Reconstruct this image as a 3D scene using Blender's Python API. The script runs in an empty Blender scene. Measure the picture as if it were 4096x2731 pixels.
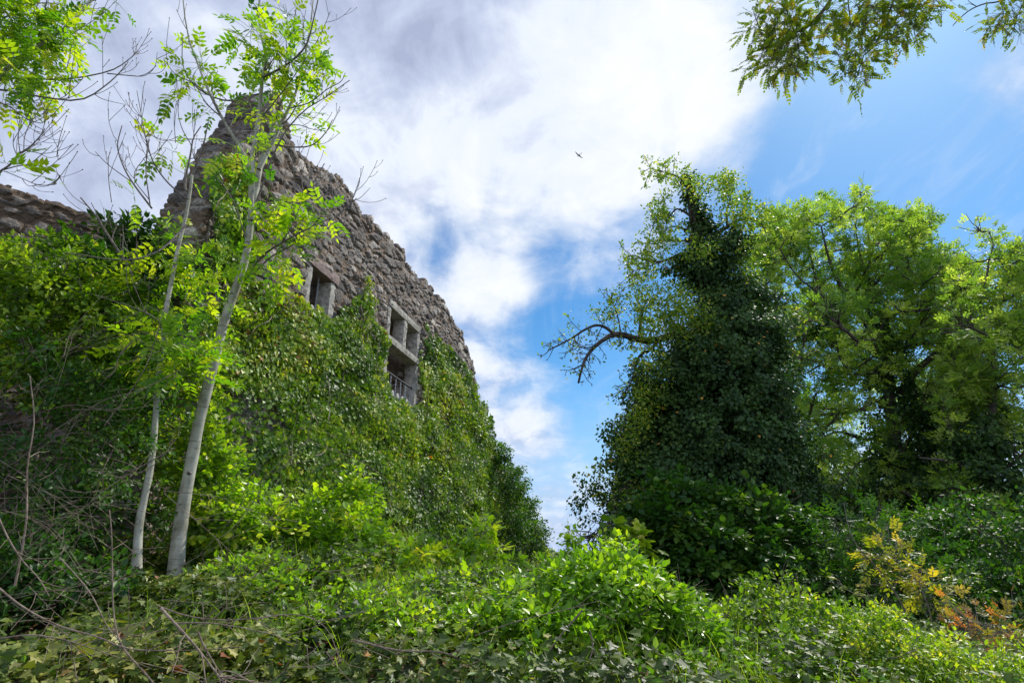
import bpy, math
import numpy as np
from mathutils import Vector

sc = bpy.context.scene
RNG = np.random.default_rng(11)
R = math.radians

# ------------------------------------------------------------------ camera
FPX = 2300.0                      # focal length in pixels of the 4096 px wide photograph
PITCH = R(20.0)
CAMZ = 1.6
CAM = np.array([0.0, 0.0, CAMZ])
cam_d = bpy.data.cameras.new('camera'); cam = bpy.data.objects.new('camera', cam_d)
sc.collection.objects.link(cam)
cam_d.sensor_width = 36.0; cam_d.lens = 36.0 * FPX / 4096.0
cam_d.clip_start = 0.05; cam_d.clip_end = 3000.0
cam.location = (0, 0, CAMZ); cam.rotation_euler = (math.pi / 2 + PITCH, 0, 0)
sc.camera = cam

CP, SP = math.cos(PITCH), math.sin(PITCH)
def ray(px, py):
    X = (np.asarray(px, float) - 2048) / FPX; U = (1365.5 - np.asarray(py, float)) / FPX
    return np.stack([X, CP - U * SP, SP + U * CP], -1)
def at(px, py, Y):
    d = ray(px, py); return CAM + d * (np.asarray(Y, float) / d[..., 1])[..., None]
def to_px(P):
    P = np.asarray(P) - CAM
    f = P[..., 1] * CP + P[..., 2] * SP; u = -P[..., 1] * SP + P[..., 2] * CP
    return 2048 + FPX * P[..., 0] / f, 1365.5 - FPX * u / f

# ------------------------------------------------------------------ light and sky
SUN_AZ, SUN_EL = R(43), R(49)
sdir = Vector((math.sin(SUN_AZ) * math.cos(SUN_EL), math.cos(SUN_AZ) * math.cos(SUN_EL), math.sin(SUN_EL)))
sl = bpy.data.lights.new('sun', 'SUN'); so = bpy.data.objects.new('sun', sl); sc.collection.objects.link(so)
sl.energy = 5.0; sl.angle = R(1.2); sl.color = (1.0, 0.95, 0.86)
so.rotation_euler = (-sdir).to_track_quat('-Z', 'Y').to_euler()

w = bpy.data.worlds.new('World'); sc.world = w; w.use_nodes = True
nt = w.node_tree; nt.nodes.clear()
def N(tree, typ, **kw):
    n = tree.nodes.new(typ)
    for k, v in kw.items(): setattr(n, k, v)
    return n
class G:
    """small helper to write node maths"""
    def __init__(s, tree): s.t = tree
    def put(s, sock, v):
        if hasattr(v, 'is_linked') or hasattr(v, 'links'): s.t.links.new(v, sock)
        else: sock.default_value = v
    def m(s, op, a, b=0.0, c=None, clamp=False):
        n = N(s.t, 'ShaderNodeMath', operation=op, use_clamp=clamp)
        s.put(n.inputs[0], a); s.put(n.inputs[1], b)
        if c is not None: s.put(n.inputs[2], c)
        return n.outputs[0]
    def vm(s, op, a, b=(0, 0, 0), scale=None):
        n = N(s.t, 'ShaderNodeVectorMath', operation=op)
        s.put(n.inputs[0], a); s.put(n.inputs[1], b)
        if scale is not None: s.put(n.inputs['Scale'], scale)
        return n.outputs['Value'] if op in ('DOT_PRODUCT', 'LENGTH') else n.outputs[0]
    def noise(s, vec, scale, detail=6, rough=.55, dist=0.0):
        n = N(s.t, 'ShaderNodeTexNoise'); s.put(n.inputs['Vector'], vec)
        n.inputs['Scale'].default_value = scale; n.inputs['Detail'].default_value = detail
        n.inputs['Roughness'].default_value = rough; n.inputs['Distortion'].default_value = dist
        return n.outputs['Fac']
    def mix(s, f, a, b, blend='MIX'):
        n = N(s.t, 'ShaderNodeMix', data_type='RGBA', blend_type=blend)
        s.put(n.inputs[0], f); s.put(n.inputs[6], a); s.put(n.inputs[7], b)
        return n.outputs[2]
    def smooth(s, v, a, b):
        n = N(s.t, 'ShaderNodeMapRange', interpolation_type='SMOOTHSTEP')
        s.put(n.inputs[0], v); n.inputs[1].default_value = a; n.inputs[2].default_value = b
        return n.outputs[0]
    def ramp(s, f, stops):
        n = N(s.t, 'ShaderNodeValToRGB'); s.put(n.inputs[0], f); e = n.color_ramp.elements
        while len(e) < len(stops): e.new(0.5)
        for k, (p, c) in enumerate(stops): e[k].position = p; e[k].color = (*c, 1)
        return n.outputs[0]
g = G(nt)
tc = N(nt, 'ShaderNodeTexCoord'); DIR = tc.outputs['Generated']
sky = N(nt, 'ShaderNodeTexSky'); sky.sky_type = 'NISHITA'; sky.sun_disc = False
sky.sun_elevation = SUN_EL; sky.sun_rotation = SUN_AZ; sky.air_density = 1.0; sky.dust_density = 0.4; sky.ozone_density = 2.0
nt.links.new(DIR, sky.inputs[0])
SKY_STR = 0.105
base = g.vm('SCALE', sky.outputs[0], scale=SKY_STR)
hs = N(nt, 'ShaderNodeHueSaturation'); hs.inputs['Saturation'].default_value = 1.28; nt.links.new(base, hs.inputs['Color'])
base = g.mix(1.0, hs.outputs[0], (0.80, 1.14, 1.22, 1), 'MULTIPLY')
def field(blobs):
    tot = None
    for px, py, rad, wt in blobs:          # a soft patch of the sky: direction, angular radius (as px), weight
        d = ray(px, py); d = d / np.linalg.norm(d)
        k = 1.0 / (rad / FPX) ** 2
        e = g.m('EXPONENT', g.m('MULTIPLY', g.m('SUBTRACT', g.vm('DOT_PRODUCT', DIR, tuple(d)), 1.0), 2 * k))
        tot = g.m('MULTIPLY', e, wt) if tot is None else g.m('MULTIPLY_ADD', e, wt, tot)
    return tot
sep = N(nt, 'ShaderNodeSeparateXYZ'); nt.links.new(DIR, sep.inputs[0])
zc = g.m('MAXIMUM', sep.outputs[2], 0.0)
den = g.m('ADD', zc, 0.35)
cmb = N(nt, 'ShaderNodeCombineXYZ')
nt.links.new(g.m('DIVIDE', sep.outputs[0], den), cmb.inputs[0]); nt.links.new(g.m('DIVIDE', sep.outputs[1], den), cmb.inputs[1])
flat = cmb.outputs[0]
n1 = g.noise(flat, 2.6, 9, .58, .35)
n2 = g.noise(g.vm('ADD', flat, (7.3, 2.1, .4)), 7.5, 8, .6, .5)
n3 = g.noise(g.vm('MULTIPLY', flat, (3.0, 1.1, 1)), 3.2, 8, .62, 1.2)
cov = field([(100, 400, 1350, .72), (1400, 50, 750, .55), (2250, 100, 560, .42), (2750, 330, 420, .42), (2350, 640, 380, .26), (1500, 620, 300, .2),
             (1960, 1130, 150, .50), (2020, 1440, 150, .16), (2080, 1700, 260, .30), (2200, 2180, 180, .14), (1720, 950, 170, -.38), (1980, 880, 130, -.26), (2230, 1010, 170, -.32), (2000, 620, 100, -.2), (2110, 1330, 170, -.36), (3060, 330, 200, .22),
             (3500, 900, 800, -.40), (3150, 680, 260, -.26), (2350, 1450, 230, -.22), (2420, 1900, 240, -.16), (4050, 330, 150, .26), (3700, 1900, 900, .22), (2950, 640, 80, .14)])
dens = g.m('ADD', cov, g.m('MULTIPLY', g.m('SUBTRACT', n1, .5), 1.35))
dens = g.m('ADD', dens, g.m('MULTIPLY', g.m('SUBTRACT', n2, .5), .45))
dens = g.m('ADD', dens, g.m('MULTIPLY', g.m('SUBTRACT', n3, .5), .35))
mask = g.smooth(dens, -.14, .54)
wisp = g.m('MULTIPLY', g.smooth(n3, .48, .8), .22)
mask = g.m('MAXIMUM', mask, wisp)
bri = field([(2700, 330, 520, .48), (2950, 330, 300, .25), (2150, 560, 600, .28), (1950, 1150, 300, .25), (2100, 1650, 400, .2), (1500, 600, 330, .22), (1000, 420, 300, .10), (1680, 230, 210, -.35), (2000, 130, 240, -.22), (1500, 40, 300, -.12), (2250, 330, 130, -.12), (3500, 1500, 700, .25)])
bri = g.m('ADD', bri, g.m('MULTIPLY', g.m('SUBTRACT', n2, .5), 1.3))
bri = g.m('ADD', bri, g.m('MULTIPLY', g.m('SUBTRACT', n3, .5), .5))
bri = g.m('ADD', bri, g.m('MULTIPLY', g.m('SUBTRACT', n1, .5), .9))
ccol = g.ramp(g.m('ADD', bri, .30, clamp=True), [(0, (.40, .46, .64)), (.3, (.56, .63, .82)), (.6, (.80, .86, .97)), (1, (.93, .96, 1.0))])
base = g.mix(g.smooth(sep.outputs[2], .32, -.02), base, (.42, .60, .92, 1))
back_fill = g.smooth(sep.outputs[1], .15, -.55)                          # unseen bright cloud added behind the viewer as fill light
mask = g.m('MAXIMUM', mask, g.m('MULTIPLY', back_fill, .9))
ccol = g.vm('SCALE', ccol, scale=g.m('MULTIPLY_ADD', back_fill, .75, 1.0))
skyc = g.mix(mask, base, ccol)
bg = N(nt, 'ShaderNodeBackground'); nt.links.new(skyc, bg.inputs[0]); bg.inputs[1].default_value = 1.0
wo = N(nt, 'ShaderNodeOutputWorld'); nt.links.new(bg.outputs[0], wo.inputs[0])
w.cycles.sampling_method = 'MANUAL'; w.cycles.sample_map_resolution = 512

sc.view_settings.view_transform = 'Standard'; sc.view_settings.look = 'None'
sc.view_settings.exposure = 0.10; sc.view_settings.gamma = 1.0
sc.cycles.max_bounces = 8; sc.cycles.diffuse_bounces = 4; sc.cycles.transmission_bounces = 6; sc.cycles.glossy_bounces = 2

# ------------------------------------------------------------------ numeric helpers
def _hash(ix, iy, iz, seed):
    h = (ix.astype(np.int64) * 73856093) ^ (iy.astype(np.int64) * 19349663) ^ (iz.astype(np.int64) * 83492791) ^ (seed * 2654435761 & 0xffffffff)
    h = (h ^ (h >> 13)) * 1274126177 & 0xffffffff
    h = (h ^ (h >> 16)) * 2246822519 & 0xffffffff
    return ((h ^ (h >> 15)) & 0xffffff) / float(0x1000000)
def vnoise(P, seed=0):
    P = np.asarray(P, float); i = np.floor(P).astype(np.int64); f = P - i; f = f * f * (3 - 2 * f)
    out = 0
    for dx in (0, 1):
        for dy in (0, 1):
            for dz in (0, 1):
                wgt = (f[..., 0] if dx else 1 - f[..., 0]) * (f[..., 1] if dy else 1 - f[..., 1]) * (f[..., 2] if dz else 1 - f[..., 2])
                out = out + wgt * _hash(i[..., 0] + dx, i[..., 1] + dy, i[..., 2] + dz, seed)
    return out
def fbm(P, seed=0, octv=4):
    P = np.asarray(P, float); a, s, t = 1.0, 0, 0
    for k in range(octv):
        s = s + a * vnoise(P * 2 ** k, seed + k); t += a; a *= .5
    return s / t
def voronoi(P, seed=3):
    i = np.floor(P).astype(np.int64); F1 = np.full(P.shape[0], 9.); F2 = F1.copy(); ID = np.zeros(P.shape[0])
    for dx in (-1, 0, 1):
        for dy in (-1, 0, 1):
            for dz in (-1, 0, 1):
                cx, cy, cz = i[:, 0] + dx, i[:, 1] + dy, i[:, 2] + dz
                q = np.stack([cx + _hash(cx, cy, cz, seed), cy + _hash(cx, cy, cz, seed + 7), cz + _hash(cx, cy, cz, seed + 13)], -1)
                d = np.linalg.norm(q - P, axis=1); idv = _hash(cx, cy, cz, seed + 29)
                near = d < F1
                F2 = np.where(near, F1, np.minimum(F2, d)); ID = np.where(near, idv, ID); F1 = np.where(near, d, F1)
    return F1, F2, ID
def unit(v): return v / np.maximum(np.linalg.norm(v, axis=-1, keepdims=True), 1e-9)
def rvec(n): return unit(RNG.normal(size=(n, 3)))
def U(a, b, n=None): return RNG.uniform(a, b, n)

# ------------------------------------------------------------------ objects and properties
def tag(o, label=None, cat=None, group=None, kind=None):
    if label: o['label'] = label
    if cat: o['category'] = cat
    if group: o['group'] = group
    if kind: o['kind'] = kind
    return o
def thing(name, loc, label, cat, group=None):
    o = bpy.data.objects.new(name, None); sc.collection.objects.link(o)
    o.location = tuple(map(float, loc)); o.empty_display_size = .2
    return tag(o, label, cat, group)
class MB:
    """gathers vertices and faces, builds ONE mesh object"""
    def __init__(s): s.V = []; s.n = 0; s.L = []; s.S = []; s.A = []; s.M = []
    def add(s, V, F, rnd=0.5, mat=0):
        V = np.asarray(V, float).reshape(-1, 3); s.V.append(V)
        for f in (F if isinstance(F, list) else [F]):
            f = np.asarray(f, np.int64); s.L.append((f + s.n).ravel()); s.S.append(np.full(len(f), f.shape[1]))
            s.M.append(np.full(len(f), mat))
        s.A.append(np.broadcast_to(np.asarray(rnd, float), (len(V),)).copy() if np.ndim(rnd) <= 1 else rnd)
        s.n += len(V); return s
    def join(s, o, mat=1):
        for V, A in zip(o.V, o.A): s.V.append(V); s.A.append(A)
        for L, S_, M_ in zip(o.L, o.S, o.M): s.L.append(L + s.n); s.S.append(S_); s.M.append(np.full(len(M_), mat))
        s.n += o.n; return s
    def build(s, name, mat, parent=None, smooth=False, extra=None):
        V = np.concatenate(s.V) if s.V else np.zeros((0, 3)); L = np.concatenate(s.L); S = np.concatenate(s.S)
        off = np.array(parent_off(parent))
        me = bpy.data.meshes.new(name)
        me.vertices.add(len(V)); me.vertices.foreach_set('co', (V - off).astype(np.float32).ravel())
        me.loops.add(len(L)); me.loops.foreach_set('vertex_index', L.astype(np.int32))
        me.polygons.add(len(S)); st = np.concatenate([[0], np.cumsum(S)[:-1]])
        me.polygons.foreach_set('loop_start', st.astype(np.int32)); me.polygons.foreach_set('loop_total', S.astype(np.int32))
        for mm in (mat if isinstance(mat, (list, tuple)) else [mat]): me.materials.append(mm)
        me.polygons.foreach_set('material_index', np.concatenate(s.M).astype(np.int32))
        me.polygons.foreach_set('use_smooth', np.full(len(S), bool(smooth)))
        a = me.attributes.new('rnd', 'FLOAT', 'POINT'); a.data.foreach_set('value', np.concatenate(s.A).astype(np.float32))
        for k, v in (extra or {}).items():
            a = me.attributes.new(k, 'FLOAT', 'POINT'); a.data.foreach_set('value', v.astype(np.float32))
        me.update(); me.validate()
        o = bpy.data.objects.new(name, me); sc.collection.objects.link(o)
        if parent is not None: o.parent = parent
        return o
def parent_off(p):
    t = np.zeros(3)
    while p is not None: t = t + np.array(p.location); p = p.parent
    return t

# leaf outlines: (along, across, lift)
SH = {
 'diamond': ([(0, 0, 0), (.45, .5, .10), (1, 0, 0), (.45, -.5, .10)], [(0, 2, 1), (0, 3, 2)]),
 'oval': ([(0, 0, 0), (.25, .42, .08), (.6, .46, .08), (1, 0, -.05), (.6, -.46, .08), (.25, -.42, .08)], [(0, 3, 2, 1), (0, 5, 4, 3)]),
 'lance': ([(0, 0, 0), (.3, .5, .07), (.62, .38, .06), (1, 0, -.06), (.62, -.38, .06), (.3, -.5, .07)], [(0, 3, 2, 1), (0, 5, 4, 3)]),
 'ivy': ([(0, 0, 0), (-.12, .42, .05), (.30, .32, .06), (.42, .52, .02), (.58, .24, .04), (1, 0, -.06), (.58, -.24, .04), (.42, -.52, .02), (.30, -.32, .06), (-.12, -.42, .05)],
         [(0, 5, 4, 3, 2, 1), (0, 9, 8, 7, 6, 5)]),
 'lobed': ([(0, 0, 0), (.02, .40, .05), (.32, .34, .07), (.50, .62, .0), (.60, .26, .06), (.82, .26, .0), (1, 0, -.08), (.82, -.26, .0), (.60, -.26, .06), (.50, -.62, .0), (.32, -.34, .07), (.02, -.40, .05)],
           [(0, 6, 5, 4, 3, 2, 1), (0, 11, 10, 9, 8, 7, 6)]),
}
def leaves(mb, P, D, Nn, L, W, shape='diamond', rnd=None):
    n = len(P)
    if n == 0: return
    D = unit(D); S = unit(np.cross(Nn, D)); Nn = np.cross(D, S)
    L = np.broadcast_to(L, (n,)); W = np.broadcast_to(W, (n,))
    T, F = SH[shape]; T = np.array(T)
    V = P[:, None] + T[None, :, 0, None] * (L[:, None, None] * D[:, None]) + T[None, :, 1, None] * (W[:, None, None] * S[:, None]) + T[None, :, 2, None] * (W[:, None, None] * Nn[:, None])
    k = len(T); base = (np.arange(n) * k)[:, None]
    if rnd is None: rnd = RNG.random(n)
    by = {}
    for f in F: by.setdefault(len(f), []).append(f)
    FF = [np.concatenate([base + np.array(f)[None] for f in fs]) for fs in by.values()]
    mb.add(V.reshape(-1, 3), FF, np.repeat(rnd, k))
def compound(mb, P, D, Nn, LEN, pairs, LL, LW, shape='diamond', rnd=None, rach=0.0):
    n = len(P)
    if n == 0: return
    D = unit(D); S = unit(np.cross(Nn, D)); Nn = unit(np.cross(D, S)); LEN = np.broadcast_to(LEN, (n,))
    if rnd is None: rnd = RNG.random(n)
    droop = U(.0, .35, n)
    for k in range(pairs + 1):
        t = .28 + .72 * k / pairs
        q = P + D * (LEN * t)[:, None]; q[:, 2] -= droop * LEN * t * t
        sc_ = (1 - .35 * abs(t - .6)) * LEN
        if k == pairs: leaves(mb, q, D + RNG.normal(size=(n, 3)) * .15, Nn, LL * sc_, LW * sc_, shape, rnd); continue
        for sg in (-1, 1):
            dd = D * .55 + S * sg * .9 + RNG.normal(size=(n, 3)) * .16; dd[:, 2] -= droop * .5
            leaves(mb, q, dd, Nn + RNG.normal(size=(n, 3)) * .2, LL * sc_, LW * sc_, shape, np.clip(rnd + U(-.06, .06, n), 0, 1))
def rachis(mb, P, D, LEN, r=.0015, rnd=.3):
    n = len(P); pts = np.stack([P, P + unit(D) * (np.broadcast_to(LEN, (n,)) * .6)[:, None]], 1)
    tubes(mb, pts, np.full((n, 2), r), 3, rnd)
def tubes(mb, P, Rr, sides=5, rnd=0.5):
    P = np.asarray(P, float); n, K = P.shape[:2]
    if n == 0: return
    Rr = np.broadcast_to(Rr, (n, K))
    T = np.empty_like(P); T[:, 1:-1] = P[:, 2:] - P[:, :-2] if K > 2 else T[:, 1:-1]; T[:, 0] = P[:, 1] - P[:, 0]; T[:, -1] = P[:, -1] - P[:, -2]; T = unit(T)
    ov = unit(P[:, -1] - P[:, 0]); ref = np.where((np.abs(ov[:, 2]) > .8)[:, None], np.array([1., .1, 0]), np.array([.05, .1, 1.]))
    A = unit(np.cross(T, ref[:, None])); B = np.cross(T, A)
    an = np.arange(sides) * 2 * np.pi / sides
    V = P[:, :, None] + Rr[:, :, None, None] * (np.cos(an)[None, None, :, None] * A[:, :, None] + np.sin(an)[None, None, :, None] * B[:, :, None])
    idx = np.arange(n * K * sides).reshape(n, K, sides); nx = np.roll(idx, -1, 2)
    F = np.stack([idx[:, :-1], nx[:, :-1], nx[:, 1:], idx[:, 1:]], -1).reshape(-1, 4)
    r = np.broadcast_to(rnd, (n,)) if np.ndim(rnd) else np.full(n, rnd)
    mb.add(V.reshape(-1, 3), F, np.repeat(r, K * sides))
def smooth_path(pts, K):
    pts = np.asarray(pts, float)
    if len(pts) < 3: return pts[0] + (pts[-1] - pts[0]) * np.linspace(0, 1, K)[:, None]
    p = np.vstack([2 * pts[0] - pts[1], pts, 2 * pts[-1] - pts[-2]]); out = []
    for u in np.linspace(0, len(pts) - 1 - 1e-6, K):
        i = int(u); t = u - i; a, b, c, d = p[i:i + 4]
        out.append(.5 * ((2 * b) + (c - a) * t + (2 * a - 5 * b + 4 * c - d) * t * t + (3 * b - a - 3 * c + d) * t ** 3))
    return np.array(out)
def sprout(P, Rr, total, ln, ang=(30, 60), up=.1, wig=.12, K=5, tr=(.2, 1.), rk=.55, rmin=.002):
    """child branches growing from parent paths"""
    n, Kp = P.shape[:2]; lens = np.linalg.norm(np.diff(P, axis=1), axis=2).sum(1)
    pi = RNG.choice(n, total, p=lens / lens.sum()); t = U(tr[0], tr[1], total) * (Kp - 1); i = np.minimum(t.astype(int), Kp - 2); f = (t - i)[:, None]
    o = P[pi, i] * (1 - f) + P[pi, i + 1] * f; T = unit(P[pi, i + 1] - P[pi, i]); r0 = np.maximum(rmin, (Rr[pi, i] * (1 - f[:, 0]) + Rr[pi, i + 1] * f[:, 0]) * rk)
    q = unit(np.cross(T, rvec(total))); a = np.radians(U(ang[0], ang[1], total))[:, None]
    d = T * np.cos(a) + q * np.sin(a); L = U(ln[0], ln[1], total)[:, None]
    pts = [o]
    for k in range(K - 1):
        d = unit(d + np.array([0, 0, up]) + RNG.normal(size=(total, 3)) * wig); pts.append(pts[-1] + d * L / (K - 1))
    rr = r0[:, None] * np.linspace(1, .4, K)[None]
    return np.stack(pts, 1), np.maximum(rr, rmin * .8)
def blob_points(c, r, n, shell=.5, seed=0, lump=.25):
    """points in a lumpy ellipsoid, denser near its skin; also the outward direction"""
    d = rvec(n); rad = 1 - shell * RNG.random(n) ** 1.6
    k = 1 + lump * (fbm(d * 2.2 + seed * 3.1, seed, 3) - .5) * 2
    return np.asarray(c) + d * np.asarray(r) * (rad * k)[:, None], d
def inpoly(x, y, poly):
    poly = np.asarray(poly, float); ins = np.zeros(np.shape(x), bool); j = len(poly) - 1
    for i in range(len(poly)):
        xi, yi = poly[i]; xj, yj = poly[j]
        c = ((yi > y) != (yj > y)) & (x < (xj - xi) * (y - yi) / (yj - yi + 1e-12) + xi); ins ^= c; j = i
    return ins

# ------------------------------------------------------------------ materials
def new_mat(name):
    m = bpy.data.materials.new(name); m.use_nodes = True; t = m.node_tree; t.nodes.clear()
    o = N(t, 'ShaderNodeOutputMaterial'); return m, t, G(t), o
def attr(t, name='rnd'):
    a = N(t, 'ShaderNodeAttribute'); a.attribute_name = name; return a.outputs['Fac']
def leaf_mat(name, stops, trans=.42, rough=.42, spec=.45, tcol=(1.15, 1.25, .35), gain=1.45):
    m, t, g, o = new_mat(name)
    stops = [(p_, tuple(min(.62, v * gain * k_) for v, k_ in zip(c_, (1.22, .97, .8)))) for p_, c_ in stops]
    c = g.ramp(attr(t), stops)
    geo = N(t, 'ShaderNodeNewGeometry'); nz = g.noise(geo.outputs['Position'], 9.0, 3)
    c = g.mix(g.m('MULTIPLY', nz, .35), c, g.mix(1.0, c, (.62, .70, .6, 1), 'MULTIPLY'))
    p = N(t, 'ShaderNodeBsdfPrincipled'); t.links.new(c, p.inputs['Base Color'])
    p.inputs['Roughness'].default_value = rough; p.inputs['Specular IOR Level'].default_value = spec
    tr = N(t, 'ShaderNodeBsdfTranslucent'); t.links.new(g.mix(1.0, c, (*[v * 1.5 for v in tcol], 1), 'MULTIPLY'), tr.inputs[0])
    mx = N(t, 'ShaderNodeMixShader'); mx.inputs[0].default_value = trans
    t.links.new(p.outputs[0], mx.inputs[1]); t.links.new(tr.outputs[0], mx.inputs[2]); t.links.new(mx.outputs[0], o.inputs[0])
    return m
def bark_mat(name, c1, c2, scale=14., rough=.85, bump=.5, rings=0.):
    m, t, g, o = new_mat(name); geo = N(t, 'ShaderNodeNewGeometry'); P = geo.outputs['Position']
    a = g.noise(P, scale, 6, .6, .4); b = g.noise(g.vm('MULTIPLY', P, (1, 1, .25)), scale * 3, 5, .6)
    f = g.smooth(g.m('ADD', g.m('MULTIPLY', a, .6), g.m('MULTIPLY', b, .4)), .36, .64)
    c = g.mix(f, (*c1, 1), (*c2, 1))
    if rings:
        r = g.noise(g.vm('MULTIPLY', P, (.6, .6, 9)), 4.0, 4, .6)
        c = g.mix(g.m('MULTIPLY', g.smooth(r, .58, .72), rings), c, (*[v * .45 for v in c1], 1))
        sp_ = g.noise(P, 38.0, 4, .6); c = g.mix(g.m('MULTIPLY', g.smooth(sp_, .58, .68), rings * .8), c, (.50, .49, .42, 1))
    p = N(t, 'ShaderNodeBsdfPrincipled'); t.links.new(c, p.inputs['Base Color']); p.inputs['Roughness'].default_value = rough
    p.inputs['Specular IOR Level'].default_value = .25
    bp = N(t, 'ShaderNodeBump'); bp.inputs['Strength'].default_value = bump; bp.inputs['Distance'].default_value = .01
    t.links.new(b, bp.inputs['Height']); t.links.new(bp.outputs[0], p.inputs['Normal']); t.links.new(p.outputs[0], o.inputs[0])
    return m
def rubble_mat(name, dark=1.0, lo=.05, hi=.15):
    m, t, g, o = new_mat(name); geo = N(t, 'ShaderNodeNewGeometry'); P = geo.outputs['Position']
    idv = attr(t, 'rnd'); edge = attr(t, 'edge')
    stone = g.ramp(idv, [(0, (.085 * dark, .083 * dark, .088 * dark)), (.3, (.15 * dark, .142 * dark, .142 * dark)), (.55, (.21 * dark, .20 * dark, .195 * dark)), (.8, (.30 * dark, .285 * dark, .275 * dark)), (.94, (.42 * dark, .41 * dark, .40 * dark)), (1, (.58 * dark, .56 * dark, .54 * dark))])
    fine = g.noise(P, 26.0, 8, .68, .3); big = g.noise(P, 1.1, 4, .55); mid = g.noise(P, 8.0, 6, .6)
    stone = g.mix(g.smooth(fine, .40, .70), g.mix(1.0, stone, (.55, .53, .52, 1), 'MULTIPLY'), g.mix(1.0, stone, (1.35, 1.33, 1.3, 1), 'MULTIPLY'))
    lich = g.smooth(g.noise(P, 17.0, 5, .6), .62, .70)
    stone = g.mix(g.m('MULTIPLY', lich, .55), stone, (.46, .45, .41, 1))
    mort = g.mix(mid, (.075 * dark, .055 * dark, .040 * dark, 1), (.22 * dark, .165 * dark, .12 * dark, 1))
    c = g.mix(g.smooth(g.m('ADD', edge, g.m('MULTIPLY', g.m('SUBTRACT', fine, .5), .12)), lo, hi), mort, stone)
    c = g.mix(g.m('MULTIPLY', g.smooth(big, .5, .68), .55), c, g.mix(1.0, c, (.42, .39, .40, 1), 'MULTIPLY'))
    c = g.mix(1.0, c, (1.05, .99, .90, 1), 'MULTIPLY')
    p = N(t, 'ShaderNodeBsdfPrincipled'); t.links.new(c, p.inputs['Base Color']); p.inputs['Roughness'].default_value = .88
    p.inputs['Specular IOR Level'].default_value = .3
    bp = N(t, 'ShaderNodeBump'); bp.inputs['Strength'].default_value = .9; bp.inputs['Distance'].default_value = .03
    t.links.new(g.m('ADD', fine, g.m('MULTIPLY', mid, .8)), bp.inputs['Height']); t.links.new(bp.outputs[0], p.inputs['Normal']); t.links.new(p.outputs[0], o.inputs[0])
    return m
def simple_mat(name, col, rough=.6, metal=0., var=.3, scale=20., bump=.3, tint=None):
    m, t, g, o = new_mat(name); geo = N(t, 'ShaderNodeNewGeometry'); P = geo.outputs['Position']
    a = g.noise(P, scale, 6, .65); b = g.noise(P, scale * .25, 4, .6, .5)
    c = g.mix(g.m('MULTIPLY', g.smooth(a, .4, .65), var), (*col, 1), (*[v * .4 for v in col], 1))
    if tint: c = g.mix(g.m('MULTIPLY', g.smooth(b, .5, .66), .6), c, (*tint, 1))
    p = N(t, 'ShaderNodeBsdfPrincipled'); t.links.new(c, p.inputs['Base Color']); p.inputs['Roughness'].default_value = rough; p.inputs['Metallic'].default_value = metal
    bp = N(t, 'ShaderNodeBump'); bp.inputs['Strength'].default_value = bump; bp.inputs['Distance'].default_value = .01
    t.links.new(a, bp.inputs['Height']); t.links.new(bp.outputs[0], p.inputs['Normal']); t.links.new(p.outputs[0], o.inputs[0])
    return m
M = {}
M['ivy_wall'] = leaf_mat('ivy_wall', [(0, (.018, .055, .008)), (.28, (.048, .12, .012)), (.52, (.10, .19, .018)), (.70, (.19, .25, .03)), (.84, (.32, .34, .11)), (.95, (.42, .36, .13)), (.98, (.42, .22, .06)), (1, (.16, .05, .025))], .28, .48, .38, gain=1.85)
M['ivy_tree'] = leaf_mat('ivy_tree', [(0, (.010, .035, .012)), (.4, (.02, .065, .016)), (.75, (.045, .115, .022)), (.93, (.09, .17, .04)), (.98, (.25, .25, .05)), (1, (.45, .28, .06))], .2, .55, .28, gain=1.15)
M['ivy_ground'] = leaf_mat('ivy_ground', [(0, (.016, .038, .007)), (.35, (.036, .08, .012)), (.6, (.09, .15, .02)), (.8, (.18, .23, .06)), (.92, (.30, .34, .16)), (.97, (.30, .18, .05)), (1, (.14, .055, .025))], .24, .5, .35, gain=1.2)
M['ash'] = leaf_mat('ash', [(0, (.035, .12, .012)), (.3, (.08, .20, .015)), (.65, (.16, .29, .02)), (.93, (.27, .36, .03)), (1, (.30, .34, .05))], .52, .4, .35, (1.08, 1.25, .3))
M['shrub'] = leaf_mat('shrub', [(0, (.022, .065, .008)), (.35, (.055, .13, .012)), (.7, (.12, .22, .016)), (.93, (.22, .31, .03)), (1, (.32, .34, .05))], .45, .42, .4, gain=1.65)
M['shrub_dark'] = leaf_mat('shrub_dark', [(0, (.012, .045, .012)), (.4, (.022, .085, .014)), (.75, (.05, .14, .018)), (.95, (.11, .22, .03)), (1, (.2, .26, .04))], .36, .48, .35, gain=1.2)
M['bright'] = leaf_mat('bright', [(0, (.05, .14, .012)), (.35, (.10, .23, .015)), (.7, (.18, .32, .02)), (.93, (.30, .40, .03)), (1, (.40, .38, .06))], .46, .38, .45)
M['pear'] = leaf_mat('pear', [(0, (.04, .11, .02)), (.5, (.09, .19, .03)), (.85, (.18, .28, .05)), (1, (.34, .36, .07))], .42, .38, .5)
M['robinia'] = leaf_mat('robinia', [(0, (.032, .085, .02)), (.4, (.07, .15, .035)), (.75, (.15, .24, .065)), (1, (.27, .40, .12))], .52, .42, .4, gain=1.75)
M['robinia_near'] = leaf_mat('robinia_near', [(0, (.05, .10, .012)), (.5, (.09, .16, .015)), (.85, (.15, .22, .02)), (1, (.25, .22, .04))], .5, .42, .4, gain=1.3)
M['gold'] = leaf_mat('gold', [(0, (.07, .14, .02)), (.5, (.17, .24, .03)), (1, (.34, .33, .06))], .5, .4, .4, (1.2, 1.1, .3))
M['bronze'] = leaf_mat('bronze', [(0, (.08, .14, .03)), (.5, (.15, .17, .04)), (.8, (.25, .17, .05)), (1, (.33, .14, .05))], .45, .4, .4, (1.2, 1.0, .4))
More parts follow.
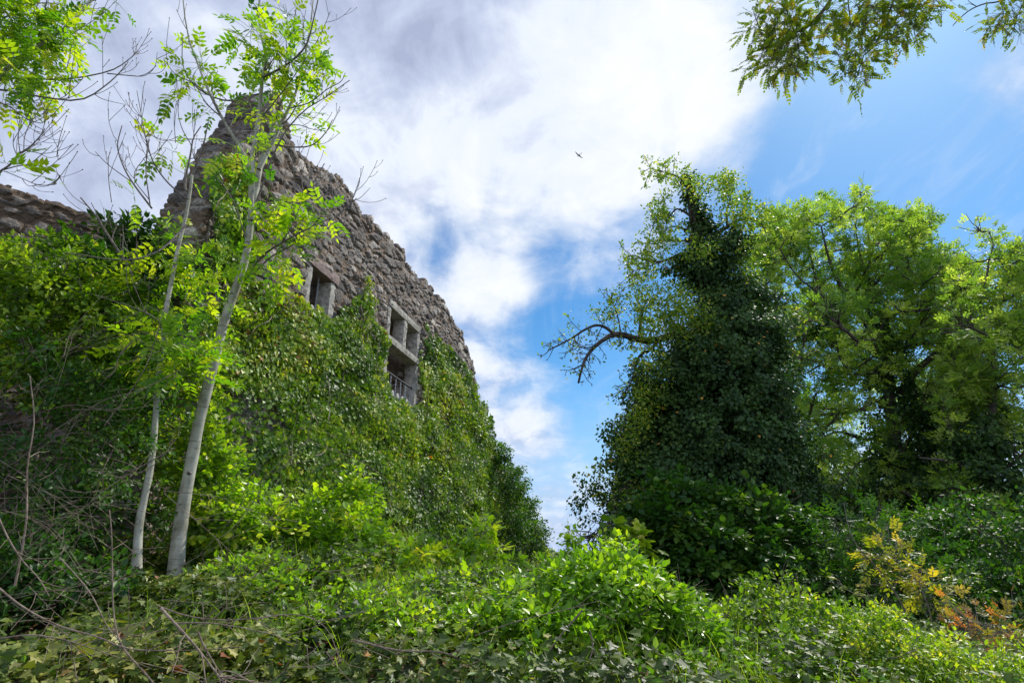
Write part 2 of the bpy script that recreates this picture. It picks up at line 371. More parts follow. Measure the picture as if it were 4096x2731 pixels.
M['litter'] = leaf_mat('litter', [(0, (.09, .05, .03)), (.5, (.20, .12, .07)), (.85, (.33, .23, .14)), (1, (.38, .20, .07))], .1, .6, .3, gain=1.0)
M['grass'] = leaf_mat('grass', [(0, (.05, .13, .015)), (.6, (.12, .25, .02)), (1, (.24, .34, .06))], .45, .45, .4)
M['ashbark'] = bark_mat('ashbark', (.20, .19, .14), (.46, .45, .37), 4., .8, .5, .8)
M['twig'] = bark_mat('twig', (.10, .085, .07), (.22, .19, .17), 20.)
M['darkbark'] = bark_mat('darkbark', (.035, .028, .022), (.09, .075, .06), 10.)
M['bramble'] = bark_mat('bramble', (.10, .07, .05), (.27, .21, .16), 18., .7)
M['rubble'] = rubble_mat('rubble', 1.12, .07, .17)
M['rubble_brown'] = rubble_mat('rubble_brown', .9, .16, .34)
M['ashlar'] = simple_mat('ashlar', (.40, .38, .33), .9, 0, .8, 11., .7, (.17, .155, .12))
M['redstone'] = simple_mat('redstone', (.25, .175, .15), .85, 0, .5, 16., .5, (.19, .16, .15))
M['iron'] = simple_mat('iron', (.045, .045, .05), .55, .4, .5, 60., .3)
M['steel'] = simple_mat('steel', (.34, .35, .37), .5, .3, .4, 50., .2)
M['disc'] = simple_mat('disc', (.46, .45, .42), .7, 0, .35, 30., .3)
M['bird'] = simple_mat('bird', (.55, .50, .55), .8, 0, .3, 8., .1)
m, t, g2, o = new_mat('soil'); geo = N(t, 'ShaderNodeNewGeometry'); Pq = geo.outputs['Position']
a = g2.noise(Pq, 3.0, 8, .65); b = g2.noise(Pq, 22., 6, .7)
c = g2.mix(g2.smooth(a, .4, .62), (.05, .033, .02, 1), (.03, .045, .015, 1)); c = g2.mix(g2.smooth(b, .52, .66), c, (.19, .13, .08, 1))
p = N(t, 'ShaderNodeBsdfPrincipled'); t.links.new(c, p.inputs['Base Color']); p.inputs['Roughness'].default_value = .95; t.links.new(p.outputs[0], o.inputs[0]); M['soil'] = m

# ------------------------------------------------------------------ ground
def gz(x, y):
    pr = np.interp(y, [-30, .5, 3.2, 5.6, 8, 12, 20, 400], [-.3, 0, .86, 1.28, 1.15, .72, .6, .4])
    sd = np.interp(x, [-8, -3, 0, 3, 6], [1.18, 1.1, .93, .56, .42])
    return pr * sd + .06 * (vnoise(np.stack([np.asarray(x) * 1.3, np.asarray(y) * 1.3, np.zeros(np.shape(x))], -1), 5) - .5)
gx = np.concatenate([-np.geomspace(600, 12, 18), np.linspace(-11, 14, 101), np.geomspace(15, 600, 18)])
gy = np.concatenate([-np.geomspace(300, 5, 10), np.linspace(-4, 24, 113), np.geomspace(26, 1500, 20)])
XX, YY = np.meshgrid(gx, gy, indexing='ij'); Vg = np.stack([XX, YY, gz(XX, YY)], -1)
I = np.arange(XX.size).reshape(XX.shape)
mb = MB(); mb.add(Vg.reshape(-1, 3), np.stack([I[:-1, :-1], I[1:, :-1], I[1:, 1:], I[:-1, 1:]], -1).reshape(-1, 4))
tag(mb.build('ground', M['soil'], None, True), kind='structure')

# ------------------------------------------------------------------ ruined walls
AZ = R(12.7); WU = np.array([math.sin(AZ), math.cos(AZ), 0]); WN = np.array([WU[1], -WU[0], 0])   # along the wall; outward (towards the camera side)
WD = 5.0
def wallpt(s, z, off=0.): 
    s = np.asarray(s, float); return (-WN * WD)[None] + s[..., None] * WU + np.asarray(off, float)[..., None] * WN + np.asarray(z, float)[..., None] * np.array([0, 0, 1.]) if s.ndim else -WN * WD + s * WU + off * WN + np.array([0, 0, z])
def wp(px, py):                      # photograph pixel -> (s, z world) on the wall's face
    d = ray(px, py); t = -WD / (d @ WN); P = CAM + d * t[..., None] if np.ndim(t) else CAM + d * t
    return P @ WU, P[..., 2]

def masonry(name, org, u, n, ss, zz, mask, thick, K, mat, parent, scale=(2.5, 2.8, 6.0), amp=.062, seed=3):
    mk = mask(*np.meshgrid((ss[1:] + ss[:-1]) / 2, (zz[1:] + zz[:-1]) / 2, indexing='ij'))
    ns, nz = mk.shape; A = (ns + 1, nz + 1, K + 1); vid = lambda i, j, k: (i * A[1] + j) * A[2] + k
    i, j = np.nonzero(mk); F = []
    F.append(np.stack([vid(i, j, 0), vid(i + 1, j, 0), vid(i + 1, j + 1, 0), vid(i, j + 1, 0)], -1))
    F.append(np.stack([vid(i, j, K), vid(i, j + 1, K), vid(i + 1, j + 1, K), vid(i + 1, j, K)], -1))
    pad = np.pad(mk, 1)
    for di, dj in ((-1, 0), (1, 0), (0, -1), (0, 1)):
        nb = pad[1 + di:1 + di + ns, 1 + dj:1 + dj + nz]; i, j = np.nonzero(mk & ~nb)
        if di: a = (i + (di > 0), j); b = (i + (di > 0), j + 1)
        else: a = (i, j + (dj > 0)); b = (i + 1, j + (dj > 0))
        fl = (di < 0) or (dj > 0)
        for k in range(K):
            q = [vid(*a, k), vid(*b, k), vid(*b, k + 1), vid(*a, k + 1)]
            F.append(np.stack(q[::-1] if (di > 0 or dj < 0) else q, -1))
    F = np.concatenate(F); uq, inv = np.unique(F, return_inverse=True); F = inv.reshape(-1, 4)
    k = uq % A[2]; j = (uq // A[2]) % A[1]; i = uq // (A[1] * A[2])
    V = org + ss[i][:, None] * u + zz[j][:, None] * np.array([0, 0, 1.]) - (k / K * thick)[:, None] * n
    e1 = V[F[:, 2]] - V[F[:, 0]]; e2 = V[F[:, 3]] - V[F[:, 1]]; fn = np.cross(e1, e2); vn = np.zeros_like(V)
    for q in range(4): np.add.at(vn, F[:, q], fn)
    vn = unit(vn)
    front = (k == 0); vn = np.where(((vn @ n) < 0)[:, None] & front[:, None], -vn, vn)
    loc = np.stack([(V - org) @ u, (V - org) @ n, V[:, 2]], -1)
    loc = loc + .10 * np.stack([fbm(loc * 3, 40, 3), fbm(loc * 3, 50, 3), fbm(loc * 3, 60, 3)], -1)
    big = vnoise(loc * .9, 77) > .52
    F1, F2, ID = voronoi(loc * np.array(scale), seed); G1, G2, JD = voronoi(loc * np.array(scale) * np.array([1.45, 1.45, 1.35]), seed + 50)
    e = np.where(big, F2 - F1, (G2 - G1)); idv = np.where(big, ID, JD)
    h = np.clip(e / .28, 0, 1) ** .6 * (.35 + .75 * idv * np.ones_like(e)) * np.where(big, 1, .7)
    tilt = np.where(big, F1, G1)                                      # ragged, slabby faces
    h = h + .35 * (fbm(loc * np.array([9., 9, 16]), 90, 3) - .5) + .12 * np.sin((idv * 37) + loc[:, 2] * 14)
    V = V + vn * (h * amp)[:, None] + .05 * (np.stack([fbm(V * 2.2, 11, 3), fbm(V * 2.2, 21, 3), fbm(V * 2.2, 31, 3)], -1) - .5)
    mb = MB(); mb.add(V, F, np.clip((idv * 7.13) % 1.0, 0, 1))
    return mb.build(name, mat, parent, False, {'edge': e})

def stepnoise(s, size, seed):
    i = np.floor(s / size).astype(np.int64); return _hash(i, i * 0, i * 0, seed)
# top outline of the main wall, from the photograph, in wall coordinates (s along, z above ground zero)
D5 = WD
top_px = [(1080, 505), (1200, 612), (1350, 735), (1500, 905), (1600, 1015), (1700, 1130), (1800, 1245), (1840, 1330), (1870, 1400), (1890, 1455), (1905, 1520), (1920, 1620), (1950, 1730), (2000, 1850), (2060, 1960), (2120, 2070), (2180, 2180), (2225, 2245)]
ts, tz = wp(np.array([p[0] for p in top_px]), np.array([p[1] for p in top_px]))
prof_s = np.concatenate([[1.00 * D5, 1.02 * D5, 1.06 * D5, 1.11 * D5, 1.16 * D5, 1.19 * D5, 1.23 * D5, 1.28 * D5], ts]); 
prof_z = np.concatenate([[1.0, .74 * D5 + CAMZ, .92 * D5 + CAMZ, 1.05 * D5 + CAMZ, 1.17 * D5 + CAMZ, 1.285 * D5 + CAMZ, 1.285 * D5 + CAMZ, 1.22 * D5 + CAMZ], tz])
WIN_S = (7.42, 8.0, 4.75, 5.93)         # small opening: s0, s1, z0, z1 (inside the frame)
WIN_L = (10.42, 11.93, 4.45, 6.47)      # large opening
def wall_mask(s, z):
    top = np.interp(s, prof_s, prof_z) + (stepnoise(s, .21, 4) - .55) * .20 + (stepnoise(s, .55, 9) - .5) * .18 + .06 * (stepnoise(s, .08, 2) - .5)
    m = (z < top) & (s > 5.05 + .12 * (stepnoise(z, .2, 3) - .5) + .06 * stepnoise(z, .09, 8))
    for s0, s1, z0, z1 in (WIN_S, WIN_L): m &= ~((s > s0 - .10) & (s < s1 + .10) & (z > z0 - .1) & (z < z1 + .1))
    return m
s_ax = [4.9]
while s_ax[-1] < 31: s_ax.append(s_ax[-1] + .030 + .0035 * max(0, s_ax[-1] - 8))
wall = thing('ruined_wall', wallpt(5.1, .5), 'tall ruined rubble stone wall with two stone framed windows, half covered in ivy', 'wall')
masonry('masonry', -WN * WD, WU, WN, np.array(s_ax), np.arange(.2, 8.6, .033), wall_mask, .72, 12, M['rubble'], wall)

def box_mb(mb, c, u, n, hs, hn, hz, jit=.006, seg=5, rnd=.5):
    """a weathered stone block: centre, half sizes along wall / out of it / up, with worn edges"""
    w_ = np.array([0, 0, 1.]); ax = [(hs, u), (hn, n), (hz, w_)]
    for a in range(3):
        b, c_ = (a + 1) % 3, (a + 2) % 3
        nb = max(2, int(ax[b][0] / .03)); nc = max(2, int(ax[c_][0] / .03)); nb, nc = min(nb, 40), min(nc, 40)
        B, Cc = np.meshgrid(np.linspace(-1, 1, nb + 1), np.linspace(-1, 1, nc + 1), indexing='ij')
        for sg in (-1, 1):
            q = np.zeros(B.shape + (3,)); q[..., a] = sg * ax[a][0]; q[..., b] = B * ax[b][0]; q[..., c_] = Cc * ax[c_][0]
            h3 = np.array([ax[0][0], ax[1][0], ax[2][0]]); rr = min(.018, h3.min() * .4)
            inner = np.clip(q, -(h3 - rr), h3 - rr); q = inner + unit(q - inner + 1e-9 * np.sign(q)) * rr
            P = np.asarray(c) + q[..., 0, None] * u + q[..., 1, None] * n + q[..., 2, None] * w_
            P = P + jit * 2 * (np.stack([fbm(P * 14, 1, 2), fbm(P * 14, 5, 2), fbm(P * 14, 9, 2)], -1) - .5)
            I = np.arange(B.size).reshape(B.shape); F = np.stack([I[:-1, :-1], I[1:, :-1], I[1:, 1:], I[:-1, 1:]], -1).reshape(-1, 4)
            mb.add(P.reshape(-1, 3), F if sg > 0 else F[:, ::-1], rnd)
def stone(name, s0, s1, z0, z1, o0, o1, mat, parent, jit=.016):
    mb = MB(); box_mb(mb, wallpt((s0 + s1) / 2, (z0 + z1) / 2, (o0 + o1) / 2), WU, WN, (s1 - s0) / 2, (o1 - o0) / 2, (z1 - z0) / 2, jit); return mb.build(name, mat, parent, False)
def cyl(mb, a, b, r, sides=8, twist=0.):
    K = 2 if not twist else int(np.linalg.norm(np.array(b) - a) / .025) + 2
    P = np.asarray(a)[None] + (np.asarray(b) - a)[None] * np.linspace(0, 1, K)[:, None]
    if not twist: tubes(mb, P[None], np.full((1, K), r), sides); return
    T = unit(np.asarray(b) - a); A = unit(np.cross(T, [.3, .9, .1])); B = np.cross(T, A)      # square bar twisted
    an = np.arange(4) * np.pi / 2; ph = np.linspace(0, twist, K)
    V = P[:, None] + r * (np.cos(an[None] + ph[:, None])[..., None] * A + np.sin(an[None] + ph[:, None])[..., None] * B)
    I = np.arange(K * 4).reshape(K, 4); J = np.roll(I, -1, 1); mb.add(V.reshape(-1, 3), np.stack([I[:-1], J[:-1], J[1:], I[1:]], -1).reshape(-1, 4))
def disc(name, s, z, off, r, mat, parent):
    mb = MB(); an = np.linspace(0, 2 * np.pi, 21)[:-1]; ring = lambda rr, o: wallpt(s + rr * np.cos(an), z + rr * np.sin(an), np.full(20, o))
    V = np.concatenate([ring(r, off - .006), ring(r, off + .004), ring(r * .85, off + .008), wallpt(np.array([s]), np.array([z]), np.array([off + .008])), wallpt(np.array([s]), np.array([z]), np.array([off - .006]))])
    i = np.arange(20); j = (i + 1) % 20
    mb.add(V, [np.concatenate([np.stack([i, j, j + 20, i + 20], -1), np.stack([i + 20, j + 20, j + 40, i + 40], -1)]), np.concatenate([np.stack([i + 40, j + 40, i * 0 + 60], -1), np.stack([j, i, i * 0 + 61], -1)])])
    return mb.build(name, mat, parent, False)

def win(loc, nm='window', lab=None):
    o = bpy.data.objects.new(nm, None); sc.collection.objects.link(o); o.parent = wall
    o.location = tuple(np.array(loc) - np.array(wall.location)); 
    if lab: o['label'] = lab
    return o
# small window
s0, s1, z0, z1 = WIN_S; ws = win(wallpt(s0, z0), lab='small narrow window with a reddish stone lintel')
stone('lintel', s0 - .27, s1 + .22, z1, z1 + .19, -.22, .055, M['redstone'], ws, .008)
stone('jamb', s0 - .16, s0, z0 - .2, z1 - .003, -.22, .035, M['ashlar'], ws)
stone('jamb', s1, s1 + .17, z0 - .2, z1 - .003, -.22, .035, M['ashlar'], ws)
stone('sill', s0 - .003, s1 + .003, z0 - .2, z0 - .05, -.22, .05, M['ashlar'], ws)
for k, s in enumerate((s0 + .17, s0 + .40)):
    mb = MB(); cyl(mb, wallpt(s, z0 - .06, -.10), wallpt(s, z1 + .02, -.10), .016, 4, 50.); mb.build('bar', M['steel'], ws)
disc('disc', s0 + .285, z0 + .55, -.085, .075, M['disc'], ws)
# large window
s0, s1, z0, z1 = WIN_L; wl = win(wallpt(s0, z0), lab='large transomed window with a broken lower light and a metal railing'); sm = (s0 + s1) / 2 + .02; zt = 5.82
stone('lintel', s0 - .12, sm + .04, z1, z1 + .16, -.26, .045, M['ashlar'], wl, .008)
stone('lintel', sm + .045, s1 + .14, z1, z1 + .16, -.26, .045, M['ashlar'], wl, .008)
stone('transom', s0 - .30, s1 + .10, zt - .15, zt, -.26, .07, M['ashlar'], wl, .012)
stone('mullion', sm - .085, sm + .085, zt + .003, z1 - .003, -.24, .035, M['ashlar'], wl)
stone('jamb', s0 - .15, s0, zt + .003, z1 - .003, -.26, .03, M['ashlar'], wl)
stone('jamb', s1, s1 + .15, zt + .003, z1 - .003, -.26, .03, M['ashlar'], wl)
stone('jamb', s0 - .15, s0, z0 - .2, zt - .153, -.26, .03, M['ashlar'], wl)
stone('jamb', s1, s1 + .15, z0 - .2, zt - .153, -.26, .03, M['ashlar'], wl)
stone('sill', s0 + .003, s1 - .003, z0 - .2, z0 - .05, -.26, .05, M['ashlar'], wl)
stone('rear_lintel', s0 - .2, s1 + .2, 5.28, z1 + .15, -.72, -.46, M['rubble_brown'], wl, .02)
for s in (s0 - .06, s1 + .06, sm):                                  # stubs of the old iron glazing bars
    for z in ((zt + .2, zt + .45) if s == sm else (zt + .25, z1 + .05)):
        mb = MB(); cyl(mb, wallpt(s, z, .0), wallpt(s + .03, z, .07), .012, 5); mb.build('iron_stub', M['iron'], wl)
rl = bpy.data.objects.new('railing', None); sc.collection.objects.link(rl); rl.parent = wl
mb = MB(); cyl(mb, wallpt(s0 - .02, 5.10, -.05), wallpt(s1 + .02, 5.10, -.05), .022, 8); mb.build('handrail', M['iron'], rl)
for k in range(6):
    s = s0 + .12 + k * .26
    mb = MB(); cyl(mb, wallpt(s, 4.38, -.05), wallpt(s, 5.09, -.05), .013, 4, 60.); mb.build('baluster', M['steel'], rl)
    disc('disc', s + .13 if k < 5 else s + .1, 4.72, -.045, .07, M['disc'], rl)

# the lower brown wall standing beyond the left end
o2 = at(0, 745, 6.5); u2 = np.array([math.sin(R(37.6)), math.cos(R(37.6)), 0]); n2v = np.array([u2[1], -u2[0], 0])
org2 = np.array([o2[0], o2[1], 0]); top2 = o2[2]
wall2 = thing('ruined_wall', org2 + np.array([0, 0, .8]), 'long brown rubble wall standing behind the leaves at the far left', 'wall')
masonry('masonry', org2, u2, n2v, np.arange(-3.2, 4.6, .036), np.arange(.2, top2 + .4, .036),
        lambda s, z: z < top2 + .05 * (stepnoise(s, .3, 14) - .5) + .05 * np.sin(s * 1.3) + .03 * (stepnoise(s, .1, 5) - .5), .6, 8, M['rubble_brown'], wall2, (4.4, 4.4, 10.), .035, 23)

# ------------------------------------------------------------------ wall ivy
def ivy_field(poly, dens, size, offamp, shift=0., seed=0, mat='ivy_wall', shape='ivy', jit=14, srange=(4.8, 30), zrange=(.4, 8.4), stems=80):
    xs = np.array([p[0] for p in poly]); ys = np.array([p[1] for p in poly])
    n = int(dens * (srange[1] - srange[0]) * (zrange[1] - zrange[0]))
    s = srange[0] + (srange[1] - srange[0]) * RNG.random(n) ** 1.0; z = U(zrange[0], zrange[1], n)
    keep = RNG.random(n) < np.clip((9.5 / s) ** 1.25, .12, 1); s, z = s[keep], z[keep]
    P = wallpt(s, z, np.zeros(len(s))); px, py = to_px(P)
    jx = jit * 2.2 * (fbm(P * 2.6, 3 + seed, 4) - .5) * 4; jy = jit * 2.2 * (fbm(P * 2.6, 9 + seed, 4) - .5) * 4
    ok = inpoly(px + jx, py + jy, poly)
    Q = np.stack([s * .42, s * 0, z], -1); hole = fbm(Q * 1.2, 61 + seed, 4)
    ok &= RNG.random(len(s)) < np.clip(1.25 - 2.8 * np.clip(hole - .56, 0, 1) * 2.2, .25, 1)
    s, z, P, Q = s[ok], z[ok], P[ok], Q[ok]; n = len(s)
    lump = fbm(Q * 1.7, 31 + seed, 4); fine = fbm(Q * 7.0, 33 + seed, 2)
    off = .03 + offamp * np.clip(lump - .32, 0, 1) * 1.6 + .10 * fine * RNG.random(n) + .05 * RNG.random(n)
    P = P + off[:, None] * WN
    Dn = np.array([0, 0, -1.]) + RNG.normal(size=(n, 3)) * .75
    sw = np.stack([fbm(Q * 3.4, 141 + seed, 3), fbm(Q * 3.4, 151 + seed, 3), fbm(Q * 3.4, 161 + seed, 3)], -1) - .5      # sprays of leaves lie the same way
    Nn = WN * .9 - WU * .45 + np.array([0, 0, .25]) + sw * 4.0 + RNG.normal(size=(n, 3)) * .26
    patch = fbm(Q * .75, 71 + seed, 3); pt2 = fbm(Q * 2.6, 81 + seed, 3)
    r = np.clip(.14 + .38 * RNG.random(n) ** 1.2 + .7 * (patch - .47) + .7 * (pt2 - .49) + shift + (RNG.random(n) < .07) * .38, 0, 1)
    L = size * U(.5, 1.35, n) * (1 + .035 * np.clip(s - 9, 0, 30))
    mb = MB(); leaves(mb, P, Dn, Nn, L, L * U(.95, 1.2, n), shape, r)
    return mb, (s, z)
def ivy_thing(name, poly, dens, size, offamp, label, base, **kw):
    t = thing(name, base, label, 'climbing plant'); nst = kw.pop('stems', 60)
    mb, (s, z) = ivy_field(poly, dens, size, offamp, **kw); mb.build('foliage', M[kw.get('mat', 'ivy_wall')], t)
    mb = MB(); q = RNG.choice(len(s), min(nst, len(s)), replace=False); P0 = wallpt(s[q], z[q], U(.06, .2, len(q)))
    pts = [P0]; d = np.array([0, 0, 1.])[None] * np.ones((len(q), 1))
    for k in range(7):
        d = unit(d + RNG.normal(size=d.shape) * .35 * np.abs(WU) + RNG.normal(size=d.shape) * .12); pts.append(pts[-1] - d * .11 + WN * U(-.02, .02, len(q))[:, None])
    pts = np.stack(pts, 1)
    for k in range(len(pts)): mb = MB(); tubes(mb, pts[k:k + 1], np.full((1, 8), .006), 4, .5); mb.build('vine', M['bramble'], t)
    return t
ivy_main = [(790, 1240), (880, 1130), (1000, 1120), (1060, 1100), (1100, 1160), (1160, 1210), (1200, 1230), (1260, 1268), (1310, 1300), (1345, 1310), (1370, 1220), (1395, 1196), (1420, 1230), (1440, 1300), (1470, 1270), (1500, 1310), (1522, 1350), (1530, 1560),
            (1560, 1590), (1620, 1620), (1670, 1645), (1682, 1600), (1672, 1420), (1678, 1285), (1696, 1280), (1712, 1380), (1730, 1300), (1742, 1292), (1756, 1340), (1800, 1360), (1832, 1400), (1850, 1500), (1880, 1540), (1905, 1590), (1930, 1640),
            (1960, 1750), (2010, 1860), (2070, 1970), (2130, 2080), (2190, 2190), (2220, 2330), (1900, 2600), (1200, 2600), (780, 2400)]
ivy_thing('climbing_ivy', ivy_main, 1600, .054, .17, 'broad sheet of green and yellowing ivy covering the lower half of the tall ruined wall', wallpt(9, .9, .1), stems=70, srange=(4.9, 29), zrange=(.4, 6.8))
ivy_thing('climbing_ivy', [(840, 640), (880, 610), (930, 630), (955, 720), (962, 830), (965, 960), (965, 1120), (800, 1160), (790, 900), (800, 760)], 2600, .062, .40, 'narrow upright column of glossy ivy below the peak of the ruined wall', wallpt(5.9, 3.6, .1), seed=5, shift=.06, srange=(5, 8), zrange=(3.6, 8), stems=12)
ivy_thing('climbing_ivy', [(1445, 1105), (1462, 1105), (1466, 1180), (1490, 1200), (1486, 1225), (1468, 1220), (1475, 1290), (1430, 1290), (1436, 1180)], 1300, .05, .08, 'thin tendril of ivy climbing between the two windows', wallpt(9.6, 5.5, .1), seed=8, jit=3, srange=(8.5, 10.5), zrange=(4.8, 7), stems=4)

# ------------------------------------------------------------------ plant builders
def r1(pts): return [(x * .5952, y * .5952) for x, y in pts]
def path_at(pts, Y, K=14, dY=0.0, wob=0.0):
    """a branch traced in the photograph, set at its own distance (Y, or one distance per point)"""
    p = np.array(pts, float); Yv = np.full(len(p), Y, float) if np.ndim(Y) == 0 else np.array(Y, float)
    Yv = Yv + np.linspace(0, dY, len(p)) + wob * np.sin(np.arange(len(p)) * 1.7)
    return smooth_path(at(p[:, 0], p[:, 1], Yv), K)
def tube_obj(name, path, r0, r1_, mat, parent, sides=10, lump=.0):
    K = len(path); mb = MB(); t = np.linspace(0, 1, K); r = r0 + (r1_ - r0) * t ** .85
    if name == 'trunk': r = r * (1 + .35 * np.exp(-t * 22))
    if lump: r = r * (1 + lump * (vnoise(np.stack([t * 23, t * 0, t * 0], -1), 3) - .5) * 2)
    tubes(mb, path[None], r[None], sides); return mb.build(name, mat, parent, True)
def paths_mesh(name, sets, mat, parent, sides=4):
    mb = MB()
    for P, r in sets: tubes(mb, P, r, sides)
    return mb.build(name, mat, parent, True)
def ends(P, n, lo=.5, hi=1.):
    """n random positions and tangents on the outer parts of a set of paths"""
    N_, K = P.shape[:2]; i = RNG.integers(0, N_, n); t = U(lo, hi, n) * (K - 1); j = np.minimum(t.astype(int), K - 2); f = (t - j)[:, None]
    return P[i, j] * (1 - f) + P[i, j + 1] * f, unit(P[i, j + 1] - P[i, j])
def ash_tree(name, label, group, trunk, r0, r1_, limbs, clusters, base=None, twign=60, twl=(.18, .5), bare_r=.0045, leafL=.2, bark='ashbark', leafmat='ash'):
    base = trunk[0] if base is None else base
    t = thing(name, (base[0], base[1], gz(base[0], base[1])), label, 'tree', group)
    tr = tube_obj('trunk', trunk, r0, r1_, M[bark], t, 14, .05)
    for k in range(9):                                              # branch scars and bark collars
        i = RNG.integers(2, len(trunk) - 2); rr = np.interp(i, [0, len(trunk)], [r0, r1_]); c = trunk[i]; T = unit(trunk[i + 1] - trunk[i]); q = unit(np.cross(T, rvec(1)[0]))
        if q[1] > 0: q = -q
        mb = MB(); tubes(mb, np.stack([c + q * rr * .7, c + q * rr * 1.06, c + q * rr * 1.22])[None], np.array([[rr * .42, rr * .34, rr * .1]]), 8)
        mb.build('knot', M['twig' if k % 2 else bark], tr, True)
    allP = []; allR = []
    for P, a, b in limbs:
        tube_obj('branch', P, a, b, M[bark] if a > .022 else M['twig'], t, 7, .06); Q = smooth_path(P, 10); allP.append(Q); allR.append(a + (b - a) * np.linspace(0, 1, 10))
    AP, AR = np.array(allP), np.array(allR)
    if twign:
        tw, twr = sprout(AP, AR, twign, twl, (30, 60), .22, .06, 6, (.25, .98), .5, bare_r * .7)
        for q in range(twign):
            mb = MB(); tubes(mb, tw[q:q + 1], twr[q:q + 1], 5); two = [(tw[q:q + 1], twr[q:q + 1])]
            if q % 3: 
                a_ = sprout(tw[q:q + 1], twr[q:q + 1], 2, (twl[0] * .4, twl[1] * .5), (30, 55), .25, .08, 5, (.3, .95), .7, bare_r * .6); tubes(mb, *a_, 4); two.append(a_)
            for P, rr in two:                                       # fat black-brown end buds
                T = unit(P[:, -1] - P[:, -2]); tubes(mb, np.stack([P[:, -1], P[:, -1] + T * .006, P[:, -1] + T * .014], 1), np.array([[.003, .0055, .001]]), 5)
            mb.build('twig', M['twig'], t, True)
    mbf, mbs = MB(), MB()
    for c, rad, n, dirb in clusters:
        qy = to_px(np.asarray(c))[1]; n = max(4, int(n * (1.4 if qy < 330 else .5 if qy < 1000 else 1.0)))
        c = np.asarray(c); P = c + RNG.normal(size=(n, 3)) * np.asarray(rad) * .5
        d = unit(unit(P - c) + np.array([0, 0, -.1]) + np.asarray(dirb) * .4)
        d0 = unit(P - c); st = P - d0 * .04
        tubes(mbs, np.stack([c + (P - c) * .15, (c + P) / 2 + rvec(n) * .015, P], 1), np.array([[.004, .003, .002]]), 3)
        Ln = leafL * 1.12 * U(.7, 1.25, n); nn = np.array([0, -.15, 1.]) + RNG.normal(size=(n, 3)) * .45
        compound(mbf, P, d, nn, Ln, 4, .34, .16, 'lance', np.clip(RNG.random(n) ** .8, 0, 1)); rachis(mbs, P, d, Ln * 1.5, .0016)
    if clusters:
        mbf.join(mbs).build('foliage', [M[leafmat], M['grass']], t)
    return t

# ---- the big pale-stemmed ash
YA = 5.3
trunk = path_at([(697, 2370), (712, 2180), (735, 2010), (765, 1850), (795, 1690), (835, 1530), (872, 1380), (905, 1260), (945, 1150), (978, 1050), (996, 950), (1003, 880), (1025, 760), (1045, 640), (1075, 560), (1100, 490)], [5.3] * 12 + [5.35, 5.4, 5.45, 5.5], 34)
LA = []
def limb(pts, r0, r1_, Y=YA, dY=0., K=14): LA.append((path_at(pts, Y, K, dY), r0, r1_))
limb(r1([(1690, 1480), (1688, 1330), (1700, 1050), (1738, 790), (1765, 520), (1790, 400), (1745, 180), (1745, -60)]), .034, .010, 5.28, -.4)
limb(r1([(1760, 520), (1850, 480), (1960, 410), (2060, 300), (2110, 120), (2150, -60)]), .016, .006, 4.95, -.3)
limb(r1([(1740, 1140), (1830, 960), (1930, 750), (1990, 620), (2040, 420), (2090, 150), (2110, -60)]), .026, .008, 5.35, .3)
limb(r1([(1840, 840), (1880, 720), (1925, 560), (1920, 420), (1960, 250), (1990, 60)]), .022, .006, 5.5, .3)
limb(r1([(1690, 1150), (1640, 1040), (1580, 940), (1525, 850), (1470, 750), (1400, 610), (1330, 430), (1260, 230), (1225, -60)]), .024, .007, 5.2, -.4)
limb(r1([(1400, 640), (1300, 560), (1180, 500), (1100, 400)]), .007, .003, 5.0, -.2)
limb(r1([(1745, 720), (1640, 685), (1480, 670), (1350, 610), (1270, 530), (1225, 420), (1228, 250)]), .011, .004, 5.15, -.3)
limb(r1([(1850, 975), (1980, 990), (2100, 975), (2190, 890), (2235, 805)]), .010, .004, 5.3, -.2)
limb(r1([(1790, 960), (1900, 860), (2000, 840), (2100, 870), (2190, 880)]), .007, .003, 5.4, .1)
limb(r1([(1700, 1480), (1860, 1560), (1960, 1420), (2080, 1270), (2180, 1100)][1:]), .013, .005, 5.35, .1)
limb(r1([(1980, 1380), (1920, 1290), (1915, 1200), (1935, 1070)]), .007, .004, 5.35, .1)
limb(r1([(2040, 1310), (2030, 1180), (2080, 990)]), .006, .003, 5.38, .1)
limb(r1([(1700, 1420), (1780, 1200), (1850, 1010), (1930, 870), (2050, 740), (2180, 660), (2350, 540)]), .012, .004, 5.3, -.3)
limb(r1([(1940, 730), (2080, 690), (2200, 600), (2290, 550), (2320, 490)]), .008, .003, 5.3, -.2)
limb(r1([(2040, 1420), (2150, 1330), (2260, 1270), (2310, 1220)]), .007, .003, 5.3, -.1)
limb(r1([(2180, 1530), (2280, 1440), (2350, 1370), (2390, 1280), (2420, 1190)]) , .006, .003, 5.3, -.1)
limb(r1([(2365, 1350), (2420, 1330), (2490, 1260)]), .004, .002, 5.3, -.1)
limb(r1([(1700, 1790), (1800, 1690), (1950, 1600), (2100, 1520), (2240, 1460)]), .014, .004, 5.2, -.5)
limb(r1([(1690, 1850), (1830, 1720), (1960, 1650), (2080, 1540), (2190, 1420)]), .010, .003, 5.35, -.5)
limb(r1([(1650, 1590), (1600, 1430), (1560, 1340), (1490, 1230), (1380, 1100), (1340, 1040)]), .010, .003, 5.25, -.3)
limb(r1([(1700, 860), (1800, 740), (1880, 640), (2000, 480), (2140, 260), (2220, 80)]), .009, .003, 5.2, -.3)
def cl(x, y, rpx, n, Y=YA, ry=None, d=(0, 0, 0)):
    c = at(x * .5952, y * .5952, Y); k = np.linalg.norm(c - CAM) / FPX * .5952
    return (c, (rpx * k, rpx * k * .9, (ry or rpx) * k), n, d)
